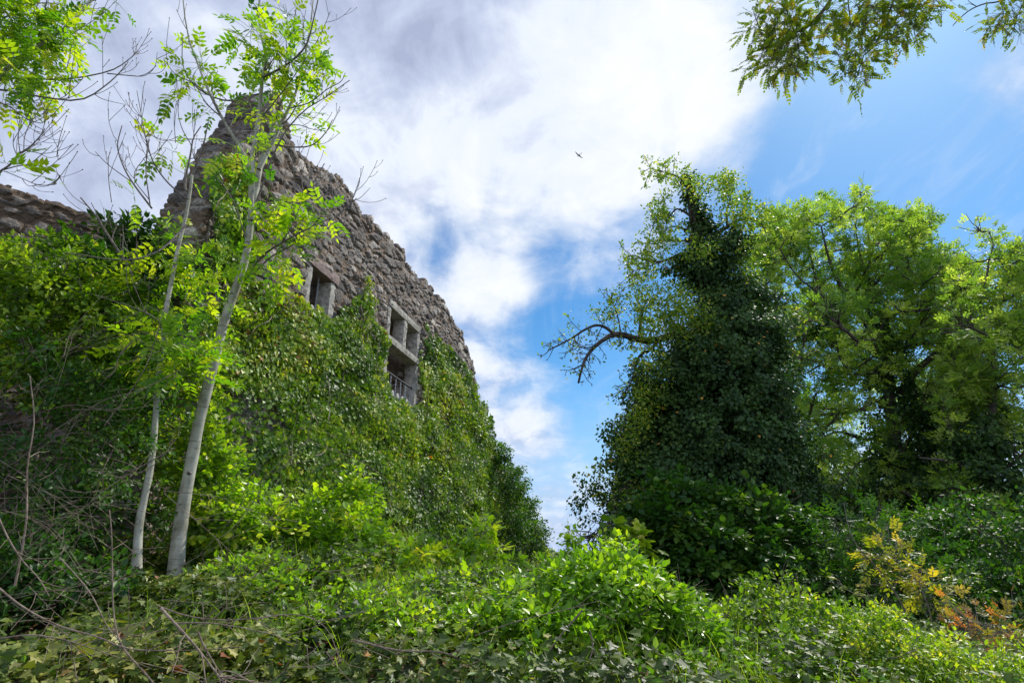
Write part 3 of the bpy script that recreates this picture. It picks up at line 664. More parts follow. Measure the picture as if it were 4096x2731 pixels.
CA = [cl(1850, 330, 130, 26, 4.9), cl(1950, 420, 150, 24, 5.0), cl(1750, 420, 90, 14, 4.9), cl(2020, 270, 110, 16, 5.1), cl(1930, 90, 70, 10, 5.2), cl(1690, 190, 80, 12, 5.0), cl(1640, 260, 60, 8, 5.0), cl(2120, 450, 60, 10, 5.2),
      cl(1890, 560, 110, 14, 5.2), cl(1980, 760, 130, 24, 5.4), cl(2050, 800, 70, 9, 5.4), cl(1820, 690, 110, 14, 5.5), cl(1900, 900, 90, 11, 5.5), cl(1660, 690, 60, 7, 4.6), cl(1770, 830, 60, 8, 5.2),
      cl(1350, 440, 90, 12, 5.0), cl(1240, 470, 60, 6, 4.9), cl(1180, 600, 80, 8, 4.2), cl(1240, 560, 40, 5, 4.3), cl(1470, 700, 80, 12, 5.1), cl(1400, 760, 50, 5, 5.0),
      cl(1490, 1020, 60, 7, 4.5), cl(1570, 980, 70, 8, 4.6), cl(1640, 1080, 70, 9, 4.9), cl(1640, 1330, 70, 9, 4.8), cl(1620, 1210, 60, 6, 4.9),
      cl(1810, 1290, 80, 12, 4.9), cl(1890, 1330, 60, 9, 4.9), cl(2060, 1400, 90, 16, 4.9), cl(2180, 1430, 70, 14, 4.8), cl(1960, 1400, 60, 8, 4.9), cl(1830, 1490, 110, 20, 5.0), cl(1980, 1560, 80, 12, 5.1),
      cl(1900, 1620, 110, 24, 5.1), cl(1780, 1590, 80, 14, 5.1), cl(1960, 1700, 70, 12, 5.1), cl(1740, 1780, 60, 8, 5.0), cl(1800, 1840, 60, 8, 5.1)]
ash_tree('ash_tree', 'tall young ash with smooth pale leaning trunk rising in front of the ruined wall', 'young ash trees below the ruined wall', trunk, .062, .025, LA, CA, twign=70)

# ---- the slimmer ash to its left
trunk2 = path_at([(545, 2290), (556, 2100), (580, 1980), (605, 1850), (620, 1700), (630, 1560), (650, 1370), (668, 1220), (695, 1080), (720, 960), (740, 880), (760, 770), (768, 700)], 5.0, 28)
LB = []
def limb2(pts, r0, r1_, Y=5.0, dY=0., K=14): LB.append((path_at(pts, Y, K, dY), r0, r1_))
limb2([(600, 1450), (570, 1260), (535, 1110), (470, 1000), (405, 900), (380, 860), (322, 790)], .022, .006, 5.55, -.5)
limb2([(410, 905), (365, 810)], .006, .003, 4.6)
limb2(r1([(1290, 1180), (1330, 1080), (1370, 960), (1400, 820)]), .014, .005, 5.0)
limb2(r1([(1280, 1290), (1245, 1270), (1250, 1180), (1280, 1040), (1300, 930), (1350, 850)]), .016, .005, 5.0)
limb2(r1([(1260, 1340), (1130, 1230), (1030, 1090), (970, 900), (910, 780)]), .009, .003, 4.9, -.2)
limb2(r1([(1020, 1400), (900, 1240), (830, 1120), (790, 980), (820, 845)]), .010, .004, 4.9, -.2)
limb2(r1([(880, 1220), (730, 1110), (640, 1020)]), .005, .003, 4.8)
limb2(r1([(1010, 1390), (980, 1150), (990, 1000), (960, 830), (920, 610)]), .006, .003, 4.8)
limb2(r1([(750, 1360), (730, 1200), (730, 1060), (750, 990)]), .004, .002, 4.7)
limb2(r1([(1000, 1340), (900, 1180), (1000, 1010), (960, 880)]), .005, .002, 4.9)
limb2(r1([(1290, 980), (1230, 880), (1200, 780), (1198, 705)]), .005, .003, 4.9)
limb2(r1([(1180, 960), (1170, 800), (1185, 680)]), .004, .002, 4.9)
limb2(r1([(1530, 940), (1400, 935), (1290, 935), (1180, 920)]), .005, .002, 4.6)
limb2([(745, 900), (640, 1000), (500, 1040), (260, 1010)], .010, .004, 4.8, -.6)
limb2([(650, 1290), (560, 1240), (380, 1180)], .006, .003, 4.8, -.5)
CB = [cl(1090, 990, 70, 10, 5.3), cl(1170, 1010, 60, 8, 5.3), cl(1260, 1180, 60, 7, 5.3), cl(900, 1310, 70, 9, 5.2)]
def cf(x, y, rpx, n, Y=5.2, ry=None): 
    c = at(x, y, Y); k = np.linalg.norm(c - CAM) / FPX; return (c, (rpx * k, rpx * k * .8, (ry or rpx) * k), n, (0, 0, 0))
CB += [cf(560, 1370, 60, 16, 4.7, 40), cf(640, 1340, 70, 18, 4.7, 40), cf(700, 1400, 90, 22, 4.7, 50), cf(790, 1410, 60, 12, 4.7, 30), cf(740, 1490, 80, 14, 4.8, 40), cf(640, 1440, 60, 12, 4.8, 40),
       cf(700, 950, 80, 18, 5.2), cf(800, 990, 90, 22, 5.2), cf(640, 1010, 80, 16, 5.3), cf(760, 1080, 110, 22, 5.3, 60), cf(660, 1150, 100, 20, 5.3, 60), cf(800, 1170, 90, 16, 5.3), cf(860, 1040, 70, 12, 5.3), cf(720, 1260, 90, 14, 5.3), cf(830, 1290, 80, 12, 5.3), cf(900, 1200, 60, 10, 5.2)]
ash_tree('ash_tree', 'thinner ash with slender pale trunk, left of the tall leaning ash', 'young ash trees below the ruined wall', trunk2, .033, .014, LB, CB, twign=55)

# ---- ash branches reaching in at the top left, from a tree standing outside the picture
tk = smooth_path([(-6.6, 3.3, gz(-6.6, 3.3) - .1), (-6.5, 3.4, 2.5), (-6.3, 3.6, 4.6), (-6.1, 3.8, 6.4), (-5.9, 3.9, 8.2)], 24)
LC = []
def limb3(pts, r0, r1_, Y=4.5, dY=0., K=14, frm=None):
    P = path_at(pts, Y, K, dY)
    if frm is not None: P = smooth_path(np.vstack([tk[frm][None], P[::3], P[-1:]]), K + 6)
    LC.append((P, r0, r1_))
limb3(r1([(-250, 650), (0, 490), (150, 390), (300, 280), (450, 180), (600, 40), (700, -120)]), .028, .008, 4.4, .2, frm=12)
limb3(r1([(-150, 560), (100, 540), (250, 530), (400, 535), (620, 515), (760, 468), (860, 410), (915, 350)]), .013, .003, 4.5, .2, frm=11)
limb3(r1([(720, 495), (860, 508), (970, 510), (1040, 450), (1057, 352)]), .006, .002, 4.65)
limb3(r1([(1000, 495), (1070, 490), (1110, 450), (1100, 395)]), .003, .002, 4.7)
limb3(r1([(-200, 640), (0, 630), (250, 645), (480, 678), (630, 635), (740, 550), (830, 470), (860, 400)]), .012, .003, 4.3, .2, frm=10)
limb3(r1([(635, 635), (700, 670), (845, 705)]), .004, .002, 4.4)
limb3(r1([(-200, 620), (0, 690), (100, 740), (200, 815), (285, 828)]), .008, .003, 4.3, .1, frm=10)
limb3(r1([(-300, 1260), (0, 1150), (100, 1060), (170, 1005), (260, 940), (300, 862)]), .012, .003, 4.2, .1, frm=8)
limb3(r1([(160, 1015), (165, 920), (200, 830), (238, 750)]), .004, .002, 4.2)
limb3(r1([(120, 1060), (90, 980), (92, 900)]), .004, .002, 4.2)
limb3(r1([(180, 1015), (260, 1030), (330, 1060), (398, 1048)]), .004, .002, 4.2)
limb3(r1([(-100, 1180), (100, 1120), (200, 1100), (290, 1030), (352, 975)]), .006, .002, 4.25)
limb3(r1([(30, 1150), (150, 1200), (260, 1245), (368, 1242)]), .004, .002, 4.2)
limb3(r1([(330, 400), (440, 470), (500, 260), (620, 195)]), .005, .002, 4.5)
limb3(r1([(400, 300), (500, 220), (640, 130), (740, 50)]), .005, .002, 4.5)
limb3(r1([(200, 130), (260, 20), (300, -60)]), .006, .003, 4.5)
limb3(r1([(100, 60), (300, 20), (500, 45), (690, -20)]), .006, .003, 4.6)
CC = [cl(80, 100, 130, 26, 4.3), cl(60, 250, 110, 20, 4.4), cl(200, 200, 120, 22, 4.4), cl(150, 60, 120, 20, 4.5), cl(240, 330, 90, 14, 4.4), cl(330, 150, 110, 16, 4.5), cl(100, 400, 110, 18, 4.4), cl(230, 450, 80, 14, 4.4), cl(60, 520, 80, 12, 4.3),
      cl(180, 540, 90, 14, 4.3), cl(380, 240, 80, 10, 4.5), cl(440, 120, 80, 10, 4.6), cl(200, 650, 40, 5, 4.3), cl(40, 320, 80, 12, 4.3), cl(560, 30, 110, 12, 4.7), cl(780, 10, 60, 5, 4.8), cl(40, 1100, 60, 9, 4.1), cl(110, 1150, 50, 8, 4.1), cl(20, 60, 100, 18, 4.2), cl(300, 560, 60, 6, 4.4), cl(440, 200, 70, 8, 4.5), cl(-40, 180, 120, 16, 4.3), cl(60, 620, 60, 6, 4.3)]
ash_tree('ash_tree', 'ash reaching in from beyond the left edge, with arching bare twigs against the sky', None, tk, .14, .07, LC, CC, twign=55, leafL=.19)

# ---- robinia hanging in at the top right
def near_robinia():
    tkr = smooth_path([(5.6, .6, gz(5.6, .6) - .1), (5.5, .8, 2.5), (5.3, 1.1, 4.8), (5.0, 1.6, 6.8), (4.6, 2.0, 8.3)], 24)
    t = thing('robinia_tree', (5.6, .6, gz(5.6, .6)), 'robinia whose leafy twigs with small round leaflets hang in at the top right', 'tree')
    tube_obj('trunk', tkr, .15, .06, M['darkbark'], t, 12, .05)
    def rr(pts): return [(2800 + x * .551, y * .551) for x, y in pts]
    L = []
    def lb(pts, a, b, Y, frm=None, dY=0.):
        P = path_at(rr(pts), Y, 14, dY)
        if frm is not None: P = smooth_path(np.vstack([tkr[frm][None], P[::3], P[-1:]]), 20)
        L.append((P, a, b)); tube_obj('branch', P, a, b, M['darkbark'], t, 6)
    lb([(1300, -700), (1050, -200), (950, 0), (860, 110), (770, 200), (690, 240)], .024, .006, 3.6, 18)
    lb([(1500, -500), (1420, -60), (1370, 80), (1320, 220), (1270, 330), (1190, 400)], .014, .004, 3.7, 17)
    lb([(1150, -350), (1080, -50), (1085, 100), (1100, 220)], .008, .003, 3.6)
    lb([(690, 240), (600, 330), (520, 400), (420, 540)], .006, .002, 3.6)
    lb([(690, 240), (640, 120), (620, 0), (640, -100)], .006, .002, 3.6)
    lb([(700, 240), (720, 400), (690, 560)], .005, .002, 3.6); lb([(1190, 400), (1150, 520), (1100, 620)], .005, .002, 3.7); lb([(1270, 330), (1380, 280), (1520, 260)], .005, .002, 3.7)
    lb([(1500, -100), (1600, 60), (1680, 180)], .006, .002, 3.8); lb([(1640, -60), (1740, 40), (1755, 195)], .005, .002, 3.8)
    lb([(2500, -200), (2250, -20), (2100, 20), (2000, 50), (1900, 120), (1835, 190)], .010, .003, 3.9, 19)
    lb([(2170, -10), (2200, 80), (2190, 140), (2130, 210)], .006, .002, 3.9); lb([(2400, -100), (2330, 60), (2280, 190), (2330, 260)], .006, .002, 3.9); lb([(2010, 50), (1950, 10), (1960, -10)], .003, .002, 3.9)
    lb([(2000, 45), (1960, 30), (1925, 35)], .003, .0015, 3.9); lb([(450, 260), (400, 120), (380, 60)], .004, .002, 3.6); lb([(600, 330), (480, 240), (400, 180)], .004, .002, 3.6)
    mbf, mbs = MB(), MB()
    CL = [(420, 120, 90, 10), (520, 60, 110, 12), (620, 60, 100, 12), (560, 170, 110, 16), (640, 230, 110, 18), (700, 330, 120, 26), (620, 370, 110, 20), (760, 300, 90, 14), (560, 420, 110, 18), (480, 480, 90, 12), (660, 470, 110, 18), (760, 460, 80, 10), (450, 390, 80, 8),
          (480, 180, 90, 12), (540, 290, 90, 14), (400, 200, 70, 6), (860, 160, 110, 12), (900, 260, 90, 8), (900, 60, 90, 9), (1050, 60, 110, 18), (1150, 60, 110, 20), (1250, 50, 110, 20), (1100, 180, 110, 16), (1200, 170, 110, 16), (1350, 60, 120, 24), (1450, 60, 120, 24), (1520, 120, 110, 20), (1420, 180, 110, 16), (1550, 200, 90, 14),
          (1320, 260, 100, 10), (1420, 280, 80, 8), (1080, 300, 90, 10), (1000, 400, 80, 8), (1180, 360, 90, 12), (1080, 440, 100, 14), (1180, 460, 90, 14), (1130, 560, 80, 8), (1020, 560, 60, 5), (1200, 580, 60, 5), (1500, 340, 60, 4), (820, 420, 60, 6), (980, 150, 90, 8), (1620, 50, 90, 12), (1700, 20, 80, 8), (1820, 10, 60, 5), (700, 60, 90, 10), (340, 500, 60, 4),
          (2200, 100, 90, 10), (2280, 160, 90, 12), (2330, 60, 90, 12), (2170, 190, 70, 8), (2330, 230, 60, 6), (2100, 200, 60, 5), (2250, 20, 70, 7), (2400, 140, 100, 14), (1280, 380, 70, 8), (620, 150, 100, 14), (700, 160, 80, 10)]
    for x, y, r_, n in CL:
        n = int(n * 1.75) + 1
        c = at(2800 + x * .551, y * .551, 3.6 + .1 * (x > 1000) + .2 * (x > 1800)); k = np.linalg.norm(c - CAM) / FPX * .551 * r_
        P = c + RNG.normal(size=(n, 3)) * k * .45; d = unit(P - c) + RNG.normal(size=(n, 3)) * .3 + np.array([0, 0, -.25]); LL = U(.06, .14, n)
        compound(mbf, P, d, np.array([0, 0, 1.]) + RNG.normal(size=(n, 3)) * .55, LL, 6, .21, .155, 'oval'); rachis(mbs, P, d, LL * 1.6, .0009)
        tubes(mbs, np.stack([np.tile(c, (n, 1)), P], 1), np.full((1, 2), .0015), 3)
    mbf.join(mbs).build('foliage', [M['robinia_near'], M['twig']], t)
near_robinia()

# ------------------------------------------------------------------ shrubs and distant trees
def attach(nodes, targets, K=6, sag=.08, r_tip=.004, r_gain=.0022):
    """grow curved branches from the existing wood to each target, nearest first"""
    nodes = [np.asarray(n) for n in nodes]; base = np.array(nodes); out = []
    order = np.argsort([np.min(np.linalg.norm(base - q, axis=1)) for q in targets]); arr = base.copy()
    for i in order:
        q = targets[i]; d = np.linalg.norm(arr - q, axis=1) + .35 * np.maximum(0, arr[:, 2] - q[2]); a = arr[np.argmin(d)]
        L = np.linalg.norm(q - a); mid = (a + q) / 2 + RNG.normal(size=3) * L * .10 + np.array([0, 0, -sag * L])
        P = smooth_path([a, mid, q], K); out.append((P, L)); arr = np.vstack([arr, P[2:]])
    Ps = np.array([p for p, _ in out]); Ls = np.array([l for _, l in out])
    R0 = r_tip + r_gain * Ls ** 1.1 * 2; return Ps, R0[:, None] * np.linspace(1, .35, K)[None]
def shrub(name, label, cat, blobs, leafmat, L=.055, W=.6, shape='oval', clumps=60, per=40, crad=.12, group=None, up=.5, base=None, stemmat='twig', stems=True, comp=None, shell=.55, bottom=None, rshift=0., twig_r=.003):
    """blobs: (centre xyz, radii) ; clumps of leaves through their volume, carried by stems from the ground"""
    B = [np.asarray(b[0]) for b in blobs]
    if base is None: c = B[0]; base = np.array([c[0], c[1], gz(c[0], c[1])])
    base = np.asarray(base, float); t = thing(name, base, label, cat, group)
    vol = np.array([np.prod(b[1]) ** (2 / 3) for b in blobs]); cnt = np.maximum(1, (clumps * vol / vol.sum()).astype(int)); C = []; O = []
    for k, (c, r) in enumerate(blobs):
        P, d = blob_points(c, r, cnt[k], shell, 7 * k + len(blobs), .6); C.append(P); O.append(d)
    C = np.concatenate(C); O = np.concatenate(O); C[:, 2] = np.maximum(C[:, 2], gz(C[:, 0], C[:, 1]) + .05)
    n = len(C) * per; ci = np.repeat(np.arange(len(C)), per)
    cr = crad * U(.6, 1.4, len(C))[ci]
    off = rvec(n) * (RNG.random(n) ** .5)[:, None] * cr[:, None] * np.array([1, 1, .75]); P = C[ci] + off
    P[:, 2] = np.maximum(P[:, 2], gz(P[:, 0], P[:, 1]) + .02)
    D = unit(off) * .7 + O[ci] * .5 + RNG.normal(size=(n, 3)) * .5 + np.array([0, 0, -.15])
    Nn = np.array([0, 0, up * 2]) + O[ci] * .6 + RNG.normal(size=(n, 3)) * .6
    r = np.clip(.02 + .66 * RNG.random(len(C))[ci] + .42 * (RNG.random(n) - .15) + rshift, 0, 1)
    mb = MB(); LL = L * U(.45, 1.45, n)
    if comp: compound(mb, P, D, Nn, LL, comp[0], comp[1], comp[2], shape, r)
    else: leaves(mb, P, D, Nn, LL, LL * W, shape, r)
    mb.build('foliage', M[leafmat], t)
    if stems:
        nodes = [base + np.array([0, 0, .0])] + [base + (b - base) * f for b in B for f in (.3, .55, .8)]
        m_ = RNG.permutation(len(C))[:min(len(C), 140)]; Ps, Rr = attach(nodes, C[m_], 6, .05, twig_r, twig_r * .7)
        mb = MB(); tubes(mb, Ps, Rr, 4)
        for b in B: tubes(mb, smooth_path([base, base + (b - base) * .5 + RNG.normal(size=3) * .05, b], 7)[None], np.linspace(twig_r * 4, twig_r * 1.5, 7)[None], 5)
        sp_, sr = sprout(Ps, Rr, min(500, len(C) * 3), (crad * .8, crad * 2.2), (25, 70), .05, .12, 4, (.5, 1), .8, twig_r * .5); tubes(mb, sp_, sr, 3)
        mb.build('branchwork', M[stemmat], t, True)
    return t
def bp(x, y, Y, rx, ry=None, rd=None):
    c = at(x, y, Y); k = np.linalg.norm(c - CAM) / FPX; return (c, (rx * k, (rd or rx) * k, (ry or rx) * k))

# hedge at the left, in front of the brown wall
shrub('hazel_shrub', 'dense green shrub in front of the brown wall at the far left edge', 'shrub', [bp(120, 1260, 5.0, 230, 230), bp(330, 1330, 5.2, 210, 230), bp(50, 1110, 5.0, 80, 100)], 'shrub', .05, .55, 'oval', 420, 42, .11, group='shrubs massed at the left of the bank')
shrub('dogwood_shrub', 'leafy shrub with dark pointed leaves topping the hedge beside the thin ash', 'shrub', [bp(540, 960, 5.9, 110, 45), bp(480, 1170, 5.8, 220, 140), bp(620, 1060, 6.0, 120, 80)], 'shrub_dark', .085, .5, 'lance', 200, 30, .16, up=.8, group='shrubs massed at the left of the bank')
shrub('blackthorn_shrub', 'dark twiggy shrub low at the left with small sparse leaves and brown stems', 'shrub', [bp(170, 1680, 4.7, 300, 280), bp(430, 1750, 4.9, 200, 320), bp(100, 2010, 5.0, 220, 130), bp(400, 2080, 5.2, 200, 110)], 'shrub_dark', .042, .55, 'oval', 420, 34, .12, group='shrubs massed at the left of the bank', stemmat='bramble')
shrub('elder_shrub', 'green shrub filling the gap behind the thin ash trunk', 'shrub', [bp(520, 1480, 5.8, 200, 260), bp(700, 1620, 5.9, 160, 260), bp(760, 1900, 5.9, 130, 240)], 'shrub', .055, .55, 'oval', 420, 34, .12, group='shrubs massed at the left of the bank')
shrub('privet_shrub', 'bushy shrub with mixed light leaves just right of the pale leaning trunk', 'shrub', [bp(850, 1980, 5.8, 80, 200), bp(960, 2110, 5.9, 140, 150)], 'bright', .06, .6, 'oval', 190, 30, .12)
# brighter growth along the wall foot
shrub('hazel_shrub', 'bright hazel bush with round yellow-green leaves at the foot of the ivy wall', 'shrub', [bp(1230, 2090, 6.5, 140, 110), bp(1430, 2000, 6.6, 90, 110), bp(1180, 2200, 6.3, 170, 110), bp(1420, 2200, 6.4, 200, 110), bp(1640, 2260, 6.3, 130, 60)], 'bright', .065, .8, 'oval', 230, 26, .15, up=.9)
shrub('oak_sapling', 'lobed-leaved sapling pointing up before the shaded wall end', 'sapling', [bp(1935, 2130, 6.6, 60, 60), bp(1900, 2230, 6.6, 120, 80), bp(1800, 2280, 6.5, 80, 70)], 'bright', .10, .55, 'lobed', 34, 20, .13, up=.9, rshift=.15)
shrub('maple_sapling', 'low lobed-leaved sapling left of the lobed sapling at the shaded wall end', 'sapling', [bp(1620, 2250, 6.3, 150, 90), bp(1750, 2370, 6.0, 190, 80), bp(1520, 2350, 6.0, 160, 90)], 'bright', .09, .6, 'lobed', 90, 18, .14, up=1.0, rshift=.1)
shrub('bramble_bush', 'leafy yellow-green bramble bush in front of the ash trunks at the middle of the bank', 'shrub', [bp(1000, 2330, 5.0, 170, 90), bp(1180, 2360, 4.9, 150, 80), bp(830, 2360, 4.9, 90, 60)], 'bright', .05, .62, 'oval', 150, 34, .11, up=.8, stemmat='bramble', rshift=-.1)
shrub('bramble_bush', 'low bramble bush at the left edge beneath the dark twiggy shrub', 'shrub', [bp(90, 2210, 4.3, 170, 110), bp(330, 2330, 4.2, 130, 60), bp(20, 2380, 4.0, 130, 90)], 'shrub_dark', .048, .62, 'oval', 150, 30, .11, up=.8, stemmat='bramble', rshift=-.05)
shrub('bramble_bush', 'bright bramble bush at the lower centre between the foreground ivy and the nettles', 'shrub', [bp(1350, 2480, 4.4, 190, 80), bp(1600, 2540, 4.2, 170, 80), bp(1850, 2520, 4.4, 140, 90)], 'bright', .046, .6, 'oval', 190, 36, .10, up=.8, stemmat='bramble', rshift=-.12)
shrub('nettle_patch', 'nettle clump standing tall between the lobed sapling and the big mound', 'plant', [bp(1720, 2400, 5.6, 180, 90), bp(1930, 2370, 5.8, 120, 90), bp(1520, 2440, 5.2, 150, 70)], 'bright', .06, .45, 'lance', 200, 30, .10, up=.8, rshift=-.05)
# growth bulging off the far end of the wall
def wb(px, py, r_, off=.4, rz=None, rn=.5):
    s, z = wp(px, py); c = wallpt(float(s), float(z), off); k = np.linalg.norm(c - CAM) / FPX
    return (c, (r_ * k * .9, r_ * k * 1.6, (rz or r_) * k))
shrub('clematis_vine', 'dark bulging mass of climbers hanging off the far end of the ruined wall', 'climbing plant', [wb(1975, 1820, 50, .2), wb(2010, 1930, 75, .3), wb(2060, 2040, 75, .3), wb(2100, 2140, 70, .3), wb(2000, 2100, 70, .6), wb(2120, 2240, 60, .3)], 'shrub_dark', .075, .7, 'oval', 420, 40, .22, up=.4, base=wallpt(22, .7, .4), stemmat='bramble')
shrub('bramble_bush', 'pale green bush low at the foot of the far wall end', 'shrub', [wb(2060, 2290, 90, 1.2), wb(2150, 2260, 60, .6), wb(1990, 2330, 80, 1.6)], 'shrub', .065, .7, 'oval', 150, 36, .2, up=.6, base=wallpt(19, .7, 1.2))
# mounds in the middle and on the right
shrub('clematis_mound', 'big rounded sunlit mound of tangled climbers in the middle of the bank', 'shrub', [bp(2380, 2430, 4.7, 300, 210), bp(2600, 2520, 4.6, 220, 190), bp(2150, 2540, 4.4, 200, 170), bp(2650, 2640, 4.4, 200, 140), bp(2450, 2320, 4.9, 150, 90), bp(2250, 2600, 4.1, 200, 160)], 'bright', .052, .62, 'oval', 430, 44, .12, up=.7, stemmat='bramble', rshift=-.2)
shrub('clematis_mound', 'lower leafy mound right of the big rounded mound, below the dark bush', 'shrub', [bp(2980, 2600, 4.9, 200, 150), bp(3120, 2460, 5.3, 130, 110), bp(3280, 2580, 5.2, 170, 130), bp(2850, 2720, 4.6, 170, 110), bp(3100, 2720, 4.5, 200, 110)], 'shrub', .044, .6, 'oval', 330, 40, .12, up=.8, stemmat='bramble', rshift=-.12)
shrub('privet_shrub', 'grey-green small-leaved bush at the bottom right below the saplings', 'shrub', [bp(3480, 2640, 4.9, 220, 140), bp(3700, 2700, 4.7, 220, 110), bp(3330, 2520, 5.6, 110, 80), bp(3950, 2740, 4.6, 200, 90)], 'shrub', .036, .5, 'oval', 560, 38, .09, up=.7, rshift=.12)
shrub('hawthorn_sapling', 'upright small-leaved sapling against the sky between the wall end and the dark bush', 'sapling', [bp(2290, 2180, 6.8, 35, 60), bp(2270, 2260, 6.8, 70, 50), bp(2440, 2270, 7.0, 70, 60), bp(2420, 2190, 7.0, 30, 40), bp(2350, 2320, 6.5, 140, 60)], 'bright', .05, .7, 'oval', 110, 24, .09, up=.6, rshift=-.1)
shrub('maple_sapling', 'young maple with a few large lobed leaves against the sky left of the dark bush', 'sapling', [bp(2440, 2110, 7.6, 50, 25), bp(2500, 2150, 7.7, 60, 40), bp(2550, 2180, 7.8, 60, 50)], 'shrub', .13, .8, 'lobed', 18, 9, .14, up=1., base=(1.9, 7.9, gz(1.9, 7.9)))
# the dark bush under the ivy-clad tree
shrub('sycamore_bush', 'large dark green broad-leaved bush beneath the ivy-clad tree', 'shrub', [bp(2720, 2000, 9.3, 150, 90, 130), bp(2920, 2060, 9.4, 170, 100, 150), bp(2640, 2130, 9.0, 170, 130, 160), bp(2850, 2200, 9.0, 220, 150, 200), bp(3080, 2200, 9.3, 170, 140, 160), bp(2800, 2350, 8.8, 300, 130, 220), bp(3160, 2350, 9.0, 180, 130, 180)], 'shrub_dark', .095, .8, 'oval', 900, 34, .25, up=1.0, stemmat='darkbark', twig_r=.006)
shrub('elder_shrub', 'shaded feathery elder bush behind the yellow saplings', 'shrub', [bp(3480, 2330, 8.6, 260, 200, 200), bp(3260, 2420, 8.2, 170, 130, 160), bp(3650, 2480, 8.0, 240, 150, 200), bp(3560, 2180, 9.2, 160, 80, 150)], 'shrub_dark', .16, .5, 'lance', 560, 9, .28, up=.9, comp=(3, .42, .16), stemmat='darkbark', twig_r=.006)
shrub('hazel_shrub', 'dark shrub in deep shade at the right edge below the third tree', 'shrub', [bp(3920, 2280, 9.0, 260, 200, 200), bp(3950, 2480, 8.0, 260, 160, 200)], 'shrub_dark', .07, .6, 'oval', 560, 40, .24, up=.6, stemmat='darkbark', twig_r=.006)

# thin golden saplings and the bronze shrub at the lower right
def sapling(label, stems, clusters, mat, Y, n_pairs=4, L=.16, group=None):
    P0 = path_at(stems[0], Y, 14)[0]; t = thing('ash_sapling' if mat == 'gold' else 'rose_shrub', (P0[0], P0[1], gz(P0[0], P0[1])), label, 'sapling' if mat == 'gold' else 'shrub', group)
    for k, s in enumerate(stems): tube_obj('stem', path_at(s, Y + .1 * k, 14), .014 if k == 0 else .007, .003, M['twig'], t, 6)
    mbf, mbs = MB(), MB()
    for x, y, r_, n in clusters:
        c = at(x, y, Y); k = np.linalg.norm(c - CAM) / FPX * r_; P = c + RNG.normal(size=(n, 3)) * k * .5
        d = unit(P - c) + RNG.normal(size=(n, 3)) * .3; LL = L * U(.7, 1.3, n); compound(mbf, P, d, np.array([0, 0, 1.]) + RNG.normal(size=(n, 3)) * .4, LL, n_pairs, .36, .16, 'lance')
        rachis(mbs, P, d, LL * 1.5, .0015); tubes(mbs, np.stack([np.tile(c, (n, 1)) , P], 1), np.full((1, 2), .002), 3)
    mbf.join(mbs).build('foliage', [M[mat], M['twig']], t)
q7 = lambda pts: [(2300 + x * .785, 1500 + y * .785) for x, y in pts]
c7 = lambda cs: [(2300 + x * .785, 1500 + y * .785, r_ * .785, n) for x, y, r_, n in cs]
sapling('tall golden-leaved sapling before the dark trees at the lower right', [q7([(1760, 1560), (1725, 1330), (1680, 1200), (1620, 1090), (1540, 980), (1460, 900), (1400, 800), (1370, 650)]), q7([(1620, 1090), (1660, 1000), (1610, 880), (1590, 750)]), q7([(1690, 1210), (1560, 1180), (1470, 1130), (1380, 1090), (1330, 1040)])],
        c7([(1480, 930, 40, 7), (1550, 925, 60, 14), (1640, 890, 60, 14), (1600, 960, 60, 10), (1680, 940, 40, 6), (1520, 980, 40, 5), (1440, 1060, 60, 4), (1350, 1050, 40, 3)]), 'gold', 6.3, group='golden saplings at the lower right')
sapling('shorter golden-leaved sapling right of the tall golden one', [q7([(1900, 1560), (1880, 1400), (1830, 1300), (1800, 1180), (1760, 1080), (1750, 1010)]), q7([(1820, 1290), (1870, 1200), (1900, 1110)])],
        c7([(1770, 1050, 60, 12), (1820, 1090, 60, 12), (1860, 1150, 50, 10), (1790, 1150, 50, 8), (1900, 1110, 30, 5), (1850, 1200, 40, 6), (1760, 1000, 30, 4)]), 'gold', 6.1, group='golden saplings at the lower right')
sapling('bronze and orange leaved shrub in the bottom right corner', [q7([(2080, 1700), (2060, 1500), (2020, 1350), (2000, 1240)]), q7([(2150, 1700), (2180, 1500), (2200, 1300)]), q7([(2260, 1700), (2270, 1500), (2280, 1330)]), q7([(1990, 1700), (1960, 1500), (1950, 1400)])],
        c7([(2000, 1250, 70, 16), (2060, 1290, 70, 18), (2000, 1330, 70, 16), (2100, 1340, 80, 20), (2180, 1310, 80, 20), (2250, 1330, 80, 20), (2060, 1400, 90, 22), (2150, 1420, 90, 24), (2240, 1420, 90, 24), (1980, 1420, 70, 14), (2100, 1500, 90, 20), (2200, 1520, 90, 22), (2020, 1500, 70, 14), (2270, 1480, 70, 16)]), 'bronze', 5.6, L=.11)

